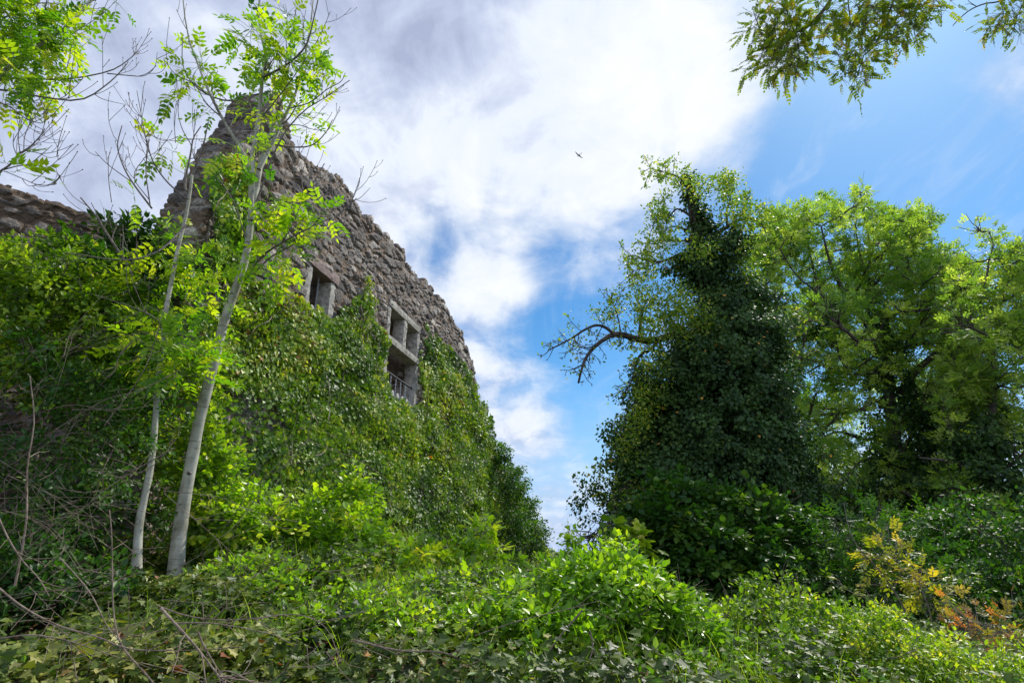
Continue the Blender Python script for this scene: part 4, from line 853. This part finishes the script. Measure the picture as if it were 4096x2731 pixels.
# ---- the ivy-clad pear tree
def ivy_clad():
    Y = 12.0; tk = path_at([(2890, 2420), (2880, 2100), (2860, 1800), (2880, 1560), (2860, 1330), (2840, 1130), (2800, 960), (2770, 820), (2745, 720)], Y, 26)
    b0 = tk[0]; t = thing('pear_tree', (b0[0], b0[1], gz(b0[0], b0[1])), 'tall dark ivy-clad pear tree with a gnarled limb stretching left over the gap', 'tree')
    tube_obj('trunk', tk, .30, .05, M['darkbark'], t, 12, .1); r6 = lambda pts: [(2100 + x * .6375, 600 + y * .6375) for x, y in pts]
    L = []
    def lb(pts, a, b, Y=12., dY=0.):
        P = path_at(r6(pts), Y, 16, dY); L.append(P); tube_obj('branch', P, a, b, M['darkbark'], t, 7, .12)
    lb([(1230, 1200), (1050, 1170), (950, 1160), (830, 1190), (740, 1195), (640, 1165), (560, 1155), (500, 1185), (440, 1230), (390, 1290), (360, 1360), (335, 1460)], .11, .018, 11.9, -1.6)
    lb([(560, 1155), (500, 1110), (440, 1100), (370, 1130), (310, 1170), (230, 1215), (145, 1255)], .035, .012, 10.5, -.2)
    lb([(720, 1190), (722, 1120), (740, 1000), (770, 930)], .05, .015, 11.6); lb([(840, 1190), (790, 1250), (720, 1290), (690, 1370), (660, 1470), (600, 1550)], .04, .012, 11.7, -.3)
    lb([(600, 1170), (590, 1080), (560, 980), (520, 910)], .02, .008, 11.4); lb([(440, 1230), (380, 1240), (320, 1230), (270, 1210)], .015, .007, 11.0)
    lb([(1060, 420), (1040, 300), (1020, 220), (960, 170), (880, 140), (780, 115)], .05, .012, 12, -.3); lb([(1060, 430), (960, 370), (900, 420), (820, 450), (800, 480)], .03, .008, 12, -.3); lb([(1020, 500), (920, 480), (865, 525)], .025, .008, 11.9)
    lb([(1180, 530), (1260, 490), (1340, 440), (1420, 430), (1490, 470), (1510, 520)], .055, .012, 12, -.4); lb([(1270, 480), (1265, 380), (1290, 300), (1260, 200)], .035, .010, 12); lb([(1400, 430), (1450, 380), (1530, 370)], .015, .007, 11.8); lb([(1300, 460), (1360, 380), (1400, 330)], .02, .008, 11.9)
    lb([(1100, 640), (960, 660), (860, 700), (760, 690), (680, 660), (620, 680)], .04, .010, 12, -.5); lb([(1060, 330), (1110, 230), (1150, 170)], .02, .008, 12); lb([(860, 700), (740, 740), (640, 770)], .015, .007, 11.7)
    lb([(1100, 560), (980, 570), (880, 570), (820, 590)], .03, .008, 12, -.4)
    lb([(1200, 1500), (1000, 1900), (760, 2150), (600, 2300), (480, 2380), (390, 2450)], .04, .01, 12, -1.8); lb([(760, 2150), (620, 2120), (560, 2180), (540, 2300)], .02, .006, 11.2)
    lb([(1300, 1250), (1500, 1260), (1600, 1200), (1650, 1100), (1800, 1070)], .08, .03, 12.3, .8); lb([(1500, 1270), (1700, 1300), (1850, 1330)], .07, .03, 12.4, .8)
    LP = np.array([smooth_path(p, 12) for p in L]); LR = np.full(LP.shape[:2], .012)
    tw, twr = sprout(LP, LR, 420, (.12, .5), (35, 80), .03, .16, 5, (.15, 1), .8, .006); tw2, tw2r = sprout(tw, twr, 1500, (.04, .14), (40, 85), .0, .2, 3, (.3, 1), .8, .006)
    paths_mesh('spur_twig_spray', [(tw, twr), (tw2, tw2r)], M['darkbark'], t)
    # pear leaves at the spur ends
    n = 9000; e, T = ends(tw2, n, .3, 1); bare = np.linalg.norm(e - L[0][-1], axis=1) < 1.6
    px, py = to_px(e); dens_ = np.where(px < 2520, .28, 1.) * np.where((px < 2400) & (py > 1350), .3, 1); k = RNG.random(n) < dens_; e, T = e[k], T[k]; n = len(e)
    mb = MB(); P = e + RNG.normal(size=(n, 3)) * .035; LL = U(.045, .085, n); leaves(mb, P, T + RNG.normal(size=(n, 3)) * .8, np.array([0, 0, 1.]) + RNG.normal(size=(n, 3)) * .7, LL, LL * .62, 'oval')
    def clump(cs, nn, L_, rs=.25):
        for x, y, rx, ry, nclump in cs:
            c, r = bp(x, y, 11.1, rx, ry); C, O = blob_points(c, r, nclump, .8, int(x), .3); C = C[:max(2, int(nclump * .55))]; O = O[:len(C)]; ci = np.repeat(np.arange(len(C)), nn); m_ = len(ci)
            off = RNG.normal(size=(m_, 3)) * rs * .5; LL = L_ * U(.6, 1.3, m_); yield C[ci] + off, O[ci], LL, off
    pear = [(2640, 1240, 150, 110, 80), (2760, 1290, 130, 90, 60), (2700, 1180, 90, 60, 30), (2590, 1340, 90, 50, 26), (2560, 1210, 60, 50, 16), (2900, 760, 50, 60, 34), (2920, 830, 60, 60, 30), (2990, 870, 60, 40, 24), (3040, 860, 40, 30, 12), (2720, 730, 40, 40, 14), (2660, 690, 60, 25, 14), (2660, 820, 50, 40, 16), (2620, 870, 40, 40, 10), (2660, 960, 60, 40, 18), (2800, 760, 40, 60, 18), (2590, 1030, 80, 30, 16), (2520, 1050, 30, 25, 8), (2550, 1120, 50, 40, 12), (2450, 1200, 50, 50, 12), (2400, 1260, 50, 30, 8), (2280, 1340, 30, 20, 5), (2760, 1010, 110, 60, 24), (2600, 1500, 70, 160, 46), (2560, 1650, 70, 120, 40), (2490, 1790, 60, 80, 24), (2420, 1900, 40, 40, 8), (2470, 2000, 40, 50, 8), (3020, 1040, 80, 60, 26)]
    for P, O, LL, off in clump(pear, 30, .062, .19): leaves(mb, P, unit(off) + RNG.normal(size=P.shape) * .5, np.array([0, 0, 1.]) + RNG.normal(size=P.shape) * .6, LL, LL * .62, 'oval')
    mb.build('foliage', M['pear'], t)
    # ivy in heavy bulges round the trunk: a climber of its own
    iv = thing('climbing_ivy', (b0[0] + .25, b0[1] - .3, gz(b0[0], b0[1])), 'very dark ivy swathing the tall pear tree from foot to top', 'climbing plant')
    ivb = [(2870, 2120, 420, 170, 330), (2820, 1930, 380, 170, 300), (2830, 1760, 330, 170, 260), (2780, 1900, 350, 120, 200), (2840, 1600, 260, 150, 210), (2880, 1470, 230, 120, 160), (2930, 1400, 190, 110, 120), (2860, 1340, 190, 100, 110), (2890, 1200, 130, 90, 80), (2850, 1100, 120, 80, 66), (2860, 1010, 100, 70, 46), (2820, 930, 60, 60, 26), (2790, 870, 34, 50, 12), (2765, 800, 22, 50, 8), (2752, 740, 14, 40, 5),
           (3020, 1560, 130, 150, 70), (3080, 1730, 110, 170, 60), (3120, 1920, 140, 150, 80), (3220, 2080, 130, 110, 60), (3000, 1350, 110, 110, 50), (2700, 1050, 60, 40, 12), (2640, 1620, 110, 130, 60), (2560, 1780, 100, 110, 50), (3060, 1230, 70, 90, 26), (2950, 960, 50, 50, 12)]
    mb = MB()
    for x, y, rx, ry, nc in ivb:
        c, r = bp(x, y, 12.0, rx, ry, min(rx, 260)); nc = int(nc * (1.45 if y < 1400 else 1.9)); C, O = blob_points(c, r, nc, .5, int(y), .75); per = 46; ci = np.repeat(np.arange(nc), per); m_ = len(ci)
        off = rvec(m_) * (RNG.random(m_) ** .5)[:, None] * .20; LL = .075 * U(.6, 1.3, m_); P = C[ci] + off; P[:, 2] = np.maximum(P[:, 2], .6)
        r_ = np.clip(.1 + .5 * RNG.random(nc)[ci] + .35 * (RNG.random(m_) - .2) + (RNG.random(m_) < .012) * .5, 0, 1)
        leaves(mb, P, np.array([0, 0, -.8]) + unit(off) * .6 + RNG.normal(size=(m_, 3)) * .4, O[ci] + np.array([0, 0, .6]) + RNG.normal(size=(m_, 3)) * .5, LL, LL * .9, 'diamond', r_)
    mb.build('foliage', M['ivy_tree'], iv)
    mb = MB(); a = np.linspace(0, 1, 22)
    for k in range(9):
        ph = U(0, 6.3); q = np.array([tk[int(f * 25)] for f in a]); q = q + np.stack([np.cos(ph + a * 5), np.sin(ph + a * 5), a * 0], -1) * (.34 - .25 * a)[:, None]; tubes(mb, q[None], np.linspace(.035, .01, 22)[None], 5)
    mb.build('vine', M['darkbark'], iv, True)
ivy_clad()

# ---- feathery trees on the right
def far_tree(label, name, trunk_px, Y, limbs, outline, mat, ncl, per, depth, ivy=None, seed=1, L=.26, comp=(3, .42, .24), clr=.33, gap=.5, r0=.3, extra=()):
    tk = path_at(trunk_px, Y, 22); b0 = tk[0]; t = thing(name, (b0[0], b0[1], gz(b0[0], b0[1])), label, 'tree', 'feathery trees at the right')
    tube_obj('trunk', tk, r0, .015, M['darkbark'], t, 10, .08); nodes = list(tk[5:])
    for pts, a, b, dY in limbs:
        P = path_at(pts, Y, 16, dY); tube_obj('branch', P, a, b, M['darkbark'], t, 6, .1); nodes += list(P[2:])
    xs = [p[0] for p in outline]; ys = [p[1] for p in outline]; C = []
    while len(C) < ncl:
        n = 4000; x = U(min(xs), max(xs), n); y = U(min(ys), max(ys), n); jx = 46 * (fbm(np.stack([x / 130, y / 130, x * 0], -1), seed, 3) - .5) * 2
        dd = RNG.normal(size=n) * depth * .42 + 1.3; ok = inpoly(x + jx, y + jx, outline)
        q = at(x, y, Y + dd); hole = fbm(q * .8, seed + 5, 3); ok &= hole < gap + .1 * RNG.random(n)
        C += list(q[ok])
    for x, y in extra: C[RNG.integers(0, ncl)] = at(x + U(-40, 40), y + U(-30, 30), Y + U(-1, 1.5))
    C = np.array(C[:ncl]); k_ = RNG.permutation(ncl)[:min(ncl, 520)]
    Ps, Rr = attach(nodes, C[k_], 7, .02, .012, .012); sp_, sr = sprout(Ps, Rr, 2600, (.3, 1.0), (25, 60), .15, .12, 5, (.3, 1), .6, .006)
    paths_mesh('branchwork', [(Ps, Rr), (sp_, sr)], M['darkbark'], t)
    ci = np.repeat(np.arange(ncl), per); n = len(ci); off = rvec(n) * (RNG.random(n) ** .55)[:, None] * clr * U(.5, 1.25, ncl)[ci][:, None] * np.array([1, 1, .8])
    cr = RNG.random(ncl); P = C[ci] + off; D = unit(off) + RNG.normal(size=(n, 3)) * .4 + np.array([0, 0, .2]); Nn = np.array([0, 0, 1.]) + RNG.normal(size=(n, 3)) * .5
    mb = MB(); compound(mb, P, D, Nn, L * U(.6, 1.3, n), comp[0], comp[1], comp[2], 'diamond', np.clip(.1 + .6 * cr[ci] + .35 * (RNG.random(n) - .2), 0, 1)); mb.build('foliage', M[mat], t)
    if ivy:
        iv = thing('climbing_ivy', (b0[0] + .3, b0[1] - .4, gz(b0[0], b0[1])), ivy[0], 'climbing plant'); mb = MB()
        for x, y, rx, ry, nc in ivy[1]:
            c, r = bp(x, y, Y - .5, rx, ry, min(rx, 200)); CC_, O = blob_points(c, r, nc, .5, int(y), .4); pr = 42; cj = np.repeat(np.arange(nc), pr); m_ = len(cj)
            off = rvec(m_) * (RNG.random(m_) ** .5)[:, None] * .26; LL = .11 * U(.6, 1.3, m_); P = CC_[cj] + off; P[:, 2] = np.maximum(P[:, 2], .4)
            leaves(mb, P, np.array([0, 0, -.8]) + RNG.normal(size=(m_, 3)) * .6, O[cj] + np.array([0, 0, .6]) + RNG.normal(size=(m_, 3)) * .5, LL, LL * .9, 'diamond', np.clip(.05 + .75 * RNG.random(m_), 0, .97))
        mb.build('foliage', M['ivy_tree'], iv)
    return t
r8 = lambda pts: [(2800 + x * .6378, 600 + y * .6378) for x, y in pts]
r7 = q7
far_tree('tall airy robinia with many forking limbs filling the sky behind the ivy-clad pear', 'robinia_tree', [(3640, 2420), (3640, 2150), (3600, 1900), (3570, 1700), (3550, 1500), (3530, 1350), (3490, 1230), (3480, 1150), (3440, 1020), (3420, 900)], 18.5,
    [(r8([(1120, 1300), (1060, 1100), (1050, 900), (1070, 850), (1110, 760), (1150, 640)]), .12, .03, .5), (r8([(1080, 1100), (960, 1000), (900, 880), (840, 770), (800, 650), (760, 480)]), .11, .025, -1.0), (r8([(1070, 880), (1180, 740), (1260, 640), (1340, 500)]), .07, .02, -.6),
     (r8([(900, 880), (980, 880), (1060, 700), (1050, 500), (1010, 350)]), .06, .02, .8), (r8([(1150, 1420), (1290, 1240), (1450, 1210), (1560, 1200), (1700, 1160)]), .09, .03, -1.2), (r8([(1260, 1530), (1350, 1390), (1500, 1260), (1590, 1180)]), .16, .05, -.8),
     (r8([(1090, 1170), (960, 1010), (860, 990), (720, 880), (600, 780), (500, 620)]), .06, .02, -1.4), (r8([(830, 1230), (780, 1120), (770, 960), (700, 700), (660, 500)]), .10, .025, 1.0), (r8([(1130, 1340), (900, 1280), (800, 1360), (740, 1320), (620, 1300)]), .07, .025, -1.4),
     (r8([(1100, 1150), (1250, 1000), (1400, 950), (1560, 1000)]), .05, .02, -1.), (r7([(1500, 170), (1380, 190), (1280, 200), (1190, 170), (1080, 60)]), .07, .02, -1.6), (r7([(1480, 330), (1320, 290), (1180, 400), (1020, 300)]), .05, .015, -1.6), (r7([(1650, 500), (1500, 420), (1380, 520), (1290, 640)]), .05, .015, -1.4),
     (r7([(1700, 260), (1850, 170), (2000, 110), (2180, 80)]), .09, .03, -1.5)],
    [(3060, 930), (3080, 850), (3120, 840), (3140, 920), (3190, 870), (3200, 830), (3260, 830), (3280, 750), (3340, 770), (3350, 850), (3400, 840), (3430, 755), (3470, 770), (3480, 820), (3560, 860), (3600, 820), (3640, 830), (3700, 830), (3740, 870), (3680, 920), (3690, 960), (3740, 980), (3790, 990), (3850, 1040), (3920, 1080), (3920, 2100), (3500, 2300), (3250, 2250), (3150, 1900), (3050, 1500), (2980, 1300), (2960, 1050), (3000, 930)],
    'robinia', 1300, 27, 4.2, ('ivy clothing the lower trunk of the airy robinia', [(3640, 2200, 230, 180, 130), (3620, 1980, 170, 170, 100), (3590, 1760, 110, 140, 60), (3560, 1560, 80, 120, 40), (3550, 1380, 55, 90, 20), (3480, 2100, 170, 150, 80), (3330, 2150, 150, 120, 60), (3300, 1330, 34, 90, 12), (3320, 1200, 24, 60, 6), (3760, 1900, 90, 160, 50), (3700, 1650, 50, 110, 16), (3500, 1230, 40, 70, 10)]), 1, gap=.44, extra=[(x_, y_) for x_, y_ in [(3300, 830), (3130, 880), (3450, 800), (3690, 860), (3560, 900), (3080, 960), (3180, 920), (3240, 880), (3330, 900), (3400, 880), (3150, 1000), (3230, 1000), (3320, 980), (3420, 960), (3060, 1060), (3180, 1080), (3290, 1080), (3380, 1050), (3480, 880), (3620, 880), (3640, 950)] for _ in range(3)])
far_tree('feathery robinia at the right edge with a tuft standing above its crown', 'robinia_tree', [(4060, 2450), (4000, 2100), (3960, 1800), (3970, 1500), (3960, 1300), (3980, 1150)], 15.5,
    [(r8([(1740, 1010), (1800, 780), (1810, 700), (1830, 640)]), .04, .015, 0), (r8([(1730, 1010), (1850, 980), (1990, 900), (2100, 850)]), .06, .02, -.8), (r8([(1800, 1250), (1650, 1150), (1500, 1150)]), .05, .02, -.8), (r7([(2100, 500), (1900, 440), (1750, 420)]), .08, .02, -1), (r7([(2180, 580), (2230, 580), (2400, 570)]), .09, .04, -.5), (r7([(2120, 800), (2250, 760), (2400, 640)]), .1, .04, -.5)],
    [(3890, 960), (3900, 905), (3960, 930), (3990, 960), (3970, 1010), (3960, 1060), (4000, 1020), (4060, 990), (4200, 1000), (4260, 1500), (4250, 2300), (3900, 2300), (3780, 2000), (3760, 1600), (3790, 1300), (3830, 1150), (3830, 1060), (3870, 1040), (3920, 1060), (3930, 1020)],
    'robinia', 560, 26, 3.0, ('dark ivy on the leaning trunk of the right edge robinia', [(4020, 2200, 190, 190, 120), (3960, 1980, 150, 170, 90), (3880, 2120, 150, 150, 80), (3960, 1760, 80, 120, 30), (3870, 1840, 70, 110, 24)]), 9, gap=.44, extra=[(3930, 940), (3960, 980), (3920, 900), (3975, 960), (4060, 1010), (3850, 1100)], r0=.26)

# ------------------------------------------------------------------ ground cover
def scatter(n, xr, yr, ok=None):
    x = U(xr[0], xr[1], n); y = yr[0] + (yr[1] - yr[0]) * RNG.random(n) ** 1.25; z = gz(x, y); P = np.stack([x, y, z], -1)
    if ok is not None: P = P[ok(P)]
    return P
def cover(name, label, cat, P, h, mat, L, shape, W, per, crad, rshift=0., up=1.2, lumpy=2.2, rndk=1.):
    P = P[(fbm(P * 1.9, 211, 4) > .43) | (RNG.random(len(P)) < .22)]
    n0 = len(P); lum = np.clip(fbm(P * lumpy, 101, 4) - .30, 0, 1) * 2.2; ci = np.repeat(np.arange(n0), per); n = len(ci)
    off = rvec(n) * crad * (RNG.random(n) ** .5)[:, None]; Q = P[ci] + off * np.array([1, 1, .6]); Q[:, 2] = gz(Q[:, 0], Q[:, 1]) + .03 + h * lum[ci] * RNG.random(n) ** .6 + .05 * RNG.random(n)
    D = RNG.normal(size=(n, 3)) * np.array([1, 1, .35]) + np.array([0, -.3, -.15]); Nn = np.array([0, -.45, up]) + RNG.normal(size=(n, 3)) * .55
    pt = fbm(Q * 1.7, 131, 3); r = np.clip(.05 + .6 * RNG.random(n) + .9 * (pt - .5) + rshift + (RNG.random(n) < .03) * .3, 0, 1); LL = L * U(.55, 1.35, n)
    mb = MB(); leaves(mb, Q, D, Nn, LL, LL * W, shape, r); o = mb.build(name, M[mat]); tag(o, label, cat, kind='stuff'); return o
left = lambda P: RNG.random(len(P)) < 1 / (1 + np.exp((P[:, 0] - (-.7 - .25 * (P[:, 1] - 3.5))) * 3 + 3 * (fbm(P * 1.2, 5, 3) - .5)))
mid = lambda P: (RNG.random(len(P)) < 1 / (1 + np.exp(-(P[:, 0] - (-1.6)) * 3))) & (P[:, 1] > 4.2 + .25 * P[:, 0])
cover('ground_ivy', 'dark glossy ivy creeping over the bank in the foreground', 'ground cover', scatter(11500, (-5.5, 4.2), (1.7, 6.4), lambda P: (RNG.random(len(P)) < .18) | left(P) | (P[:, 1] < 3.4)), .40, 'ivy_ground', .050, 'ivy', 1.05, 9, .13, rshift=.05)
cover('undergrowth', 'bright green low nettles and herbs covering the bank below the wall', 'ground cover', scatter(5200, (-2.6, 5.6), (3.2, 9.5), mid), .34, 'bright', .055, 'lance', .48, 10, .12, rshift=-.05, up=.9)
cover('undergrowth', 'small fresh weeds growing up through the foreground ivy', 'ground cover', scatter(2900, (-4.6, 4.2), (2.2, 6.0), lambda P: RNG.random(len(P)) < np.clip(.45 + .22 * P[:, 0], .25, 1)), .36, 'bright', .045, 'lance', .5, 9, .09, rshift=-.1)
cover('undergrowth', 'dull green weeds under the shrubs at the right and far side', 'ground cover', scatter(3600, (-6, 11), (5.5, 16)), .4, 'shrub', .075, 'oval', .6, 8, .22, rshift=-.05)
def grass(P, h, label, n_per=5):
    ci = np.repeat(np.arange(len(P)), n_per); n = len(ci); Q = P[ci] + RNG.normal(size=(n, 3)) * .03; Q[:, 2] = gz(Q[:, 0], Q[:, 1]); H = h * U(.5, 1.25, n)
    a = U(0, 6.3, n); l = np.stack([np.cos(a), np.sin(a), a * 0], -1) * U(.1, .7, n)[:, None]; K = 5; tt = np.linspace(0, 1, K)
    C = Q[:, None] + H[:, None, None] * (tt[None, :, None] * np.array([0, 0, 1.]) + (tt ** 2)[None, :, None] * l[:, None] - .25 * (tt ** 3)[None, :, None] * np.array([0, 0, 1.]) * np.linalg.norm(l, axis=1)[:, None, None])
    sd = np.stack([-np.sin(a + 1), np.cos(a + 1), a * 0], -1); wd = .0035 * (1 - tt ** 2 * .9); V = np.stack([C - sd[:, None] * wd[None, :, None], C + sd[:, None] * wd[None, :, None]], 2)
    I = np.arange(n * K * 2).reshape(n, K, 2); F = np.stack([I[:, :-1, 0], I[:, :-1, 1], I[:, 1:, 1], I[:, 1:, 0]], -1).reshape(-1, 4)
    mb = MB(); mb.add(V.reshape(-1, 3), F, np.repeat(RNG.random(n), K * 2)); o = mb.build('grass', M['grass']); tag(o, label, 'grass', kind='stuff')
cover('leaf_litter', 'brown dead leaves lying among the ivy on the bank', 'leaf litter', scatter(2600, (-5.5, 4.5), (1.8, 6.5)), .05, 'litter', .05, 'oval', .6, 5, .12)
gp = scatter(9000, (-2.2, 3.6), (3.4, 8.0), lambda P: fbm(P * 1.1, 55, 3) > .50)
grass(gp[:420], .36, 'tufts of long fresh grass on the middle of the bank')

# dead bramble and vine stems arching over the bank, each one a thing
def arch(a, b, h, r, label, group, name='bramble', mat='bramble', K=14, side=0.):
    a = np.asarray(a, float); b = np.asarray(b, float); m1 = a * .67 + b * .33 + np.array([side, 0, h]); m2 = a * .33 + b * .67 + np.array([side * .6, 0, h * .9])
    P = smooth_path([a, m1, m2, b], K) ; P = P + .02 * RNG.normal(size=P.shape) * np.sin(np.linspace(0, np.pi, K))[:, None]
    t = thing(name, a, label, 'bramble', group); tube_obj('stem', P, r, r * .45, M[mat], t, 6, .08)
    tw, tr_ = sprout(P[None], np.full((1, K), r), 7, (.08, .35), (30, 70), .0, .12, 5, (.2, 1), .5, .0016)
    for k in range(len(tw)):
        mb = MB(); tubes(mb, tw[k:k + 1], tr_[k:k + 1], 4); mb.build('side_shoot', M[mat], t, True)
def gp_(px, py, Y, lift=.25):
    q = at(px, py, Y); q[2] = gz(q[0], q[1]) + lift; return q
G1 = 'bare brown bramble stems arching over the foreground ivy'
def px_arch(pts, Y, r, label, group, name='bramble', dY=0.):
    r = r * .78
    P = path_at(pts, Y, 18, dY); t = thing(name, P[0], label, 'bramble', group); tube_obj('stem', P, r, r * .5, M['bramble'], t, 6, .1)
    tw, tr_ = sprout(P[None], np.full((1, 18), r), 6, (.06, .3), (30, 70), .02, .12, 5, (.15, 1), .5, .0015)
    for k in range(len(tw)): mb = MB(); tubes(mb, tw[k:k + 1], tr_[k:k + 1], 4); mb.build('side_shoot', M['bramble'], t, True)
q3 = lambda pts: [(x * .5952, 1800 + y * .5952) for x, y in pts]
px_arch(q3([(-60, 880), (150, 1050), (400, 1180), (650, 1250), (850, 1330), (1100, 1345), (1350, 1340), (1620, 1320)]), 2.75, .0055, 'long bramble stem lying across the ivy from the left edge', G1)
px_arch(q3([(1060, 1600), (960, 1480), (850, 1360), (790, 1240), (760, 1050), (755, 800), (750, 560), (735, 400)]), 2.8, .0055, 'bramble stem dropping from upright then bending right in the foreground', G1)
px_arch(q3([(1050, 1040), (1250, 1110), (1500, 1140), (1750, 1125), (1950, 1100), (2100, 1130), (2210, 1220), (2290, 1420)]), 3.0, .005, 'bramble stem making a wide low arch below the ash trunk', G1)
px_arch(q3([(1080, 1060), (1200, 1190), (1300, 1300), (1420, 1450), (1520, 1580)]), 2.7, .008, 'thick mossy stem slanting down to the lower edge', G1)
px_arch(q3([(1180, 1160), (1400, 1160), (1620, 1190), (1850, 1240)]), 2.9, .005, 'short stem running level under the low arch', G1)
px_arch(q3([(1330, 1220), (1380, 1330), (1450, 1450), (1530, 1590)]), 2.75, .006, 'stem leaning beside the thick mossy one', G1)
px_arch(q3([(-40, 1270), (200, 1240), (420, 1270), (560, 1310)]), 2.7, .005, 'stem bowing gently at the bottom left edge', G1)
px_arch(q3([(400, 720), (520, 850), (620, 980), (720, 1180), (820, 1300), (900, 1420)]), 2.9, .004, 'thin stem slanting down through the ivy left of the ash base', G1)
px_arch(q3([(100, 910), (130, 760), (160, 600), (180, 420), (185, 100), (230, -200), (200, -500)]), 3.6, .009, 'pale upright shrub stem at the left edge', G1, 'bare_shrub')
px_arch(q3([(-20, 430), (60, 600), (150, 740), (260, 860), (330, 980)]), 3.3, .006, 'green stem leaning at the far left of the ivy', G1)
px_arch(q3([(1900, 1640), (1700, 1560), (1500, 1480), (1300, 1600)]), 2.5, .004, 'stem looping at the bottom edge below the ash', G1)
px_arch([(700, 1790), (540, 1880), (420, 1960), (300, 2060), (60, 2260)], 3.9, .006, 'long pale stem slanting through the left thicket', G1)
px_arch([(720, 1480), (560, 1560), (420, 1600), (250, 1700), (60, 1850)], 4.2, .005, 'brown stem crossing the left thicket at mid height', G1)
px_arch([(530, 1365), (480, 1420), (460, 1480), (435, 1510)], 4.4, .006, 'broken stub of stem hanging below the yellow-green ash leaves', G1)
px_arch([(2330, 2440), (2250, 2530), (2190, 2620), (2130, 2760)], 3.8, .008, 'brown stem slanting down the face of the big rounded mound', 'vine stems on the rounded mounds')
px_arch([(2470, 2560), (2590, 2590), (2700, 2650), (2790, 2700)], 4.0, .005, 'stem arching right over the lower part of the big mound', 'vine stems on the rounded mounds')
px_arch([(2360, 2520), (2370, 2600), (2330, 2700), (2360, 2760)], 3.8, .008, 'twisted vertical vine on the big mound', 'vine stems on the rounded mounds')
px_arch([(1900, 2540), (2080, 2480), (2250, 2440), (2400, 2400)], 3.9, .005, 'stem leaning over the left shoulder of the big mound', 'vine stems on the rounded mounds')
px_arch([(1420, 2560), (1600, 2600), (1780, 2610), (1900, 2680)], 3.3, .007, 'stem lying low on the ivy left of the big mound', 'vine stems on the rounded mounds')
for k in range(34):                                                 # fine tangle, each stem its own thing
    x = U(0, 1500); y = U(1750, 2700); Y = np.interp(y, [1700, 2731], [4.4, 2.6]); an = U(-.9, .9); ln = U(160, 420); a_ = (x - ln * math.cos(an), y - ln * math.sin(an)); b_ = (x + ln * math.cos(an), y + ln * math.sin(an))
    m_ = (x + U(-40, 40), y - U(10, 110)); px_arch([a_, m_, b_], Y, U(.0014, .0028), 'thin leafless bramble runner among the ivy leaves of the left bank', 'thin bramble runners in the left bank')
for k in range(16):
    x = U(40, 700); y = U(1250, 1900); an = U(-1.2, .3); ln = U(150, 350); a_ = (x - ln * math.cos(an), y - ln * math.sin(an)); b_ = (x + ln * math.cos(an), y + ln * math.sin(an))
    px_arch([a_, (x + U(-50, 50), y + U(-50, 50)), b_], 4.3, U(.0025, .005), 'thin grey-brown dead stem crossing in the left thicket', 'dead stems in the left thicket', 'dead_bramble')

# ------------------------------------------------------------------ birds
def bird(label, px, py, Y, span, roll, yaw):
    c = at(px, py, Y); t = thing('bird', c, label, 'bird'); mb = MB(); cs, sn = math.cos(roll), math.sin(roll); cy, sy = math.cos(yaw), math.sin(yaw)
    X = np.array([cs * cy, cs * sy, sn]); Fw = np.array([-sy, cy, 0.]); Z = np.cross(X, Fw)
    ys = np.linspace(-.30, .26, 12) * span; rr = span * .055 * np.sin(np.linspace(.15, np.pi - .1, 12)) ** .8 * np.array([.5, .6, .8, 1, 1.1, 1.1, 1, .9, .75, .7, .65, .35])
    tubes(mb, (c + ys[:, None] * Fw)[None], rr[None], 10); mb.build('body', M['bird'], t, True)
    for sg in (-1, 1):
        mb = MB(); u_ = np.linspace(0, 1, 9); lead = .06 + .05 * np.sin(u_ * 3) - .10 * u_ ** 2; ch = (.17 - .13 * u_ ** 1.4); dz = .06 * np.sin(u_ * np.pi * .8) - .02
        P1 = c + (sg * u_ * .5)[:, None] * span * X + (lead * span)[:, None] * Fw + (dz * span)[:, None] * Z; P2 = P1 - (ch * span)[:, None] * Fw; V = np.concatenate([P1, P2, P1 + Z * span * .012, P2 + Z * span * .004])
        i = np.arange(8); mb.add(V, np.concatenate([np.stack([i, i + 1, i + 10, i + 9], -1), np.stack([i + 18, i + 27, i + 28, i + 19], -1), np.stack([i, i + 18, i + 19, i + 1], -1), np.stack([i + 9, i + 10, i + 28, i + 27], -1)])); mb.build('wing', M['bird'], t)
    mb = MB(); V = np.array([c - .26 * span * Fw, c - .42 * span * Fw + .07 * span * X, c - .39 * span * Fw, c - .42 * span * Fw - .07 * span * X]); V = np.concatenate([V, V + Z * span * .008])
    mb.add(V, [np.array([[0, 1, 2, 3], [7, 6, 5, 4], [0, 4, 5, 1], [1, 5, 6, 2], [2, 6, 7, 3], [3, 7, 4, 0]])]); mb.build('tail', M['bird'], t)
bird('grey bird with spread wings high against the white cloud', 2315, 622, 34, .75, R(-20), R(35))
bird('small dark bird low in the blue gap between wall and trees', 2203, 1990, 60, .36, R(-12), R(20))
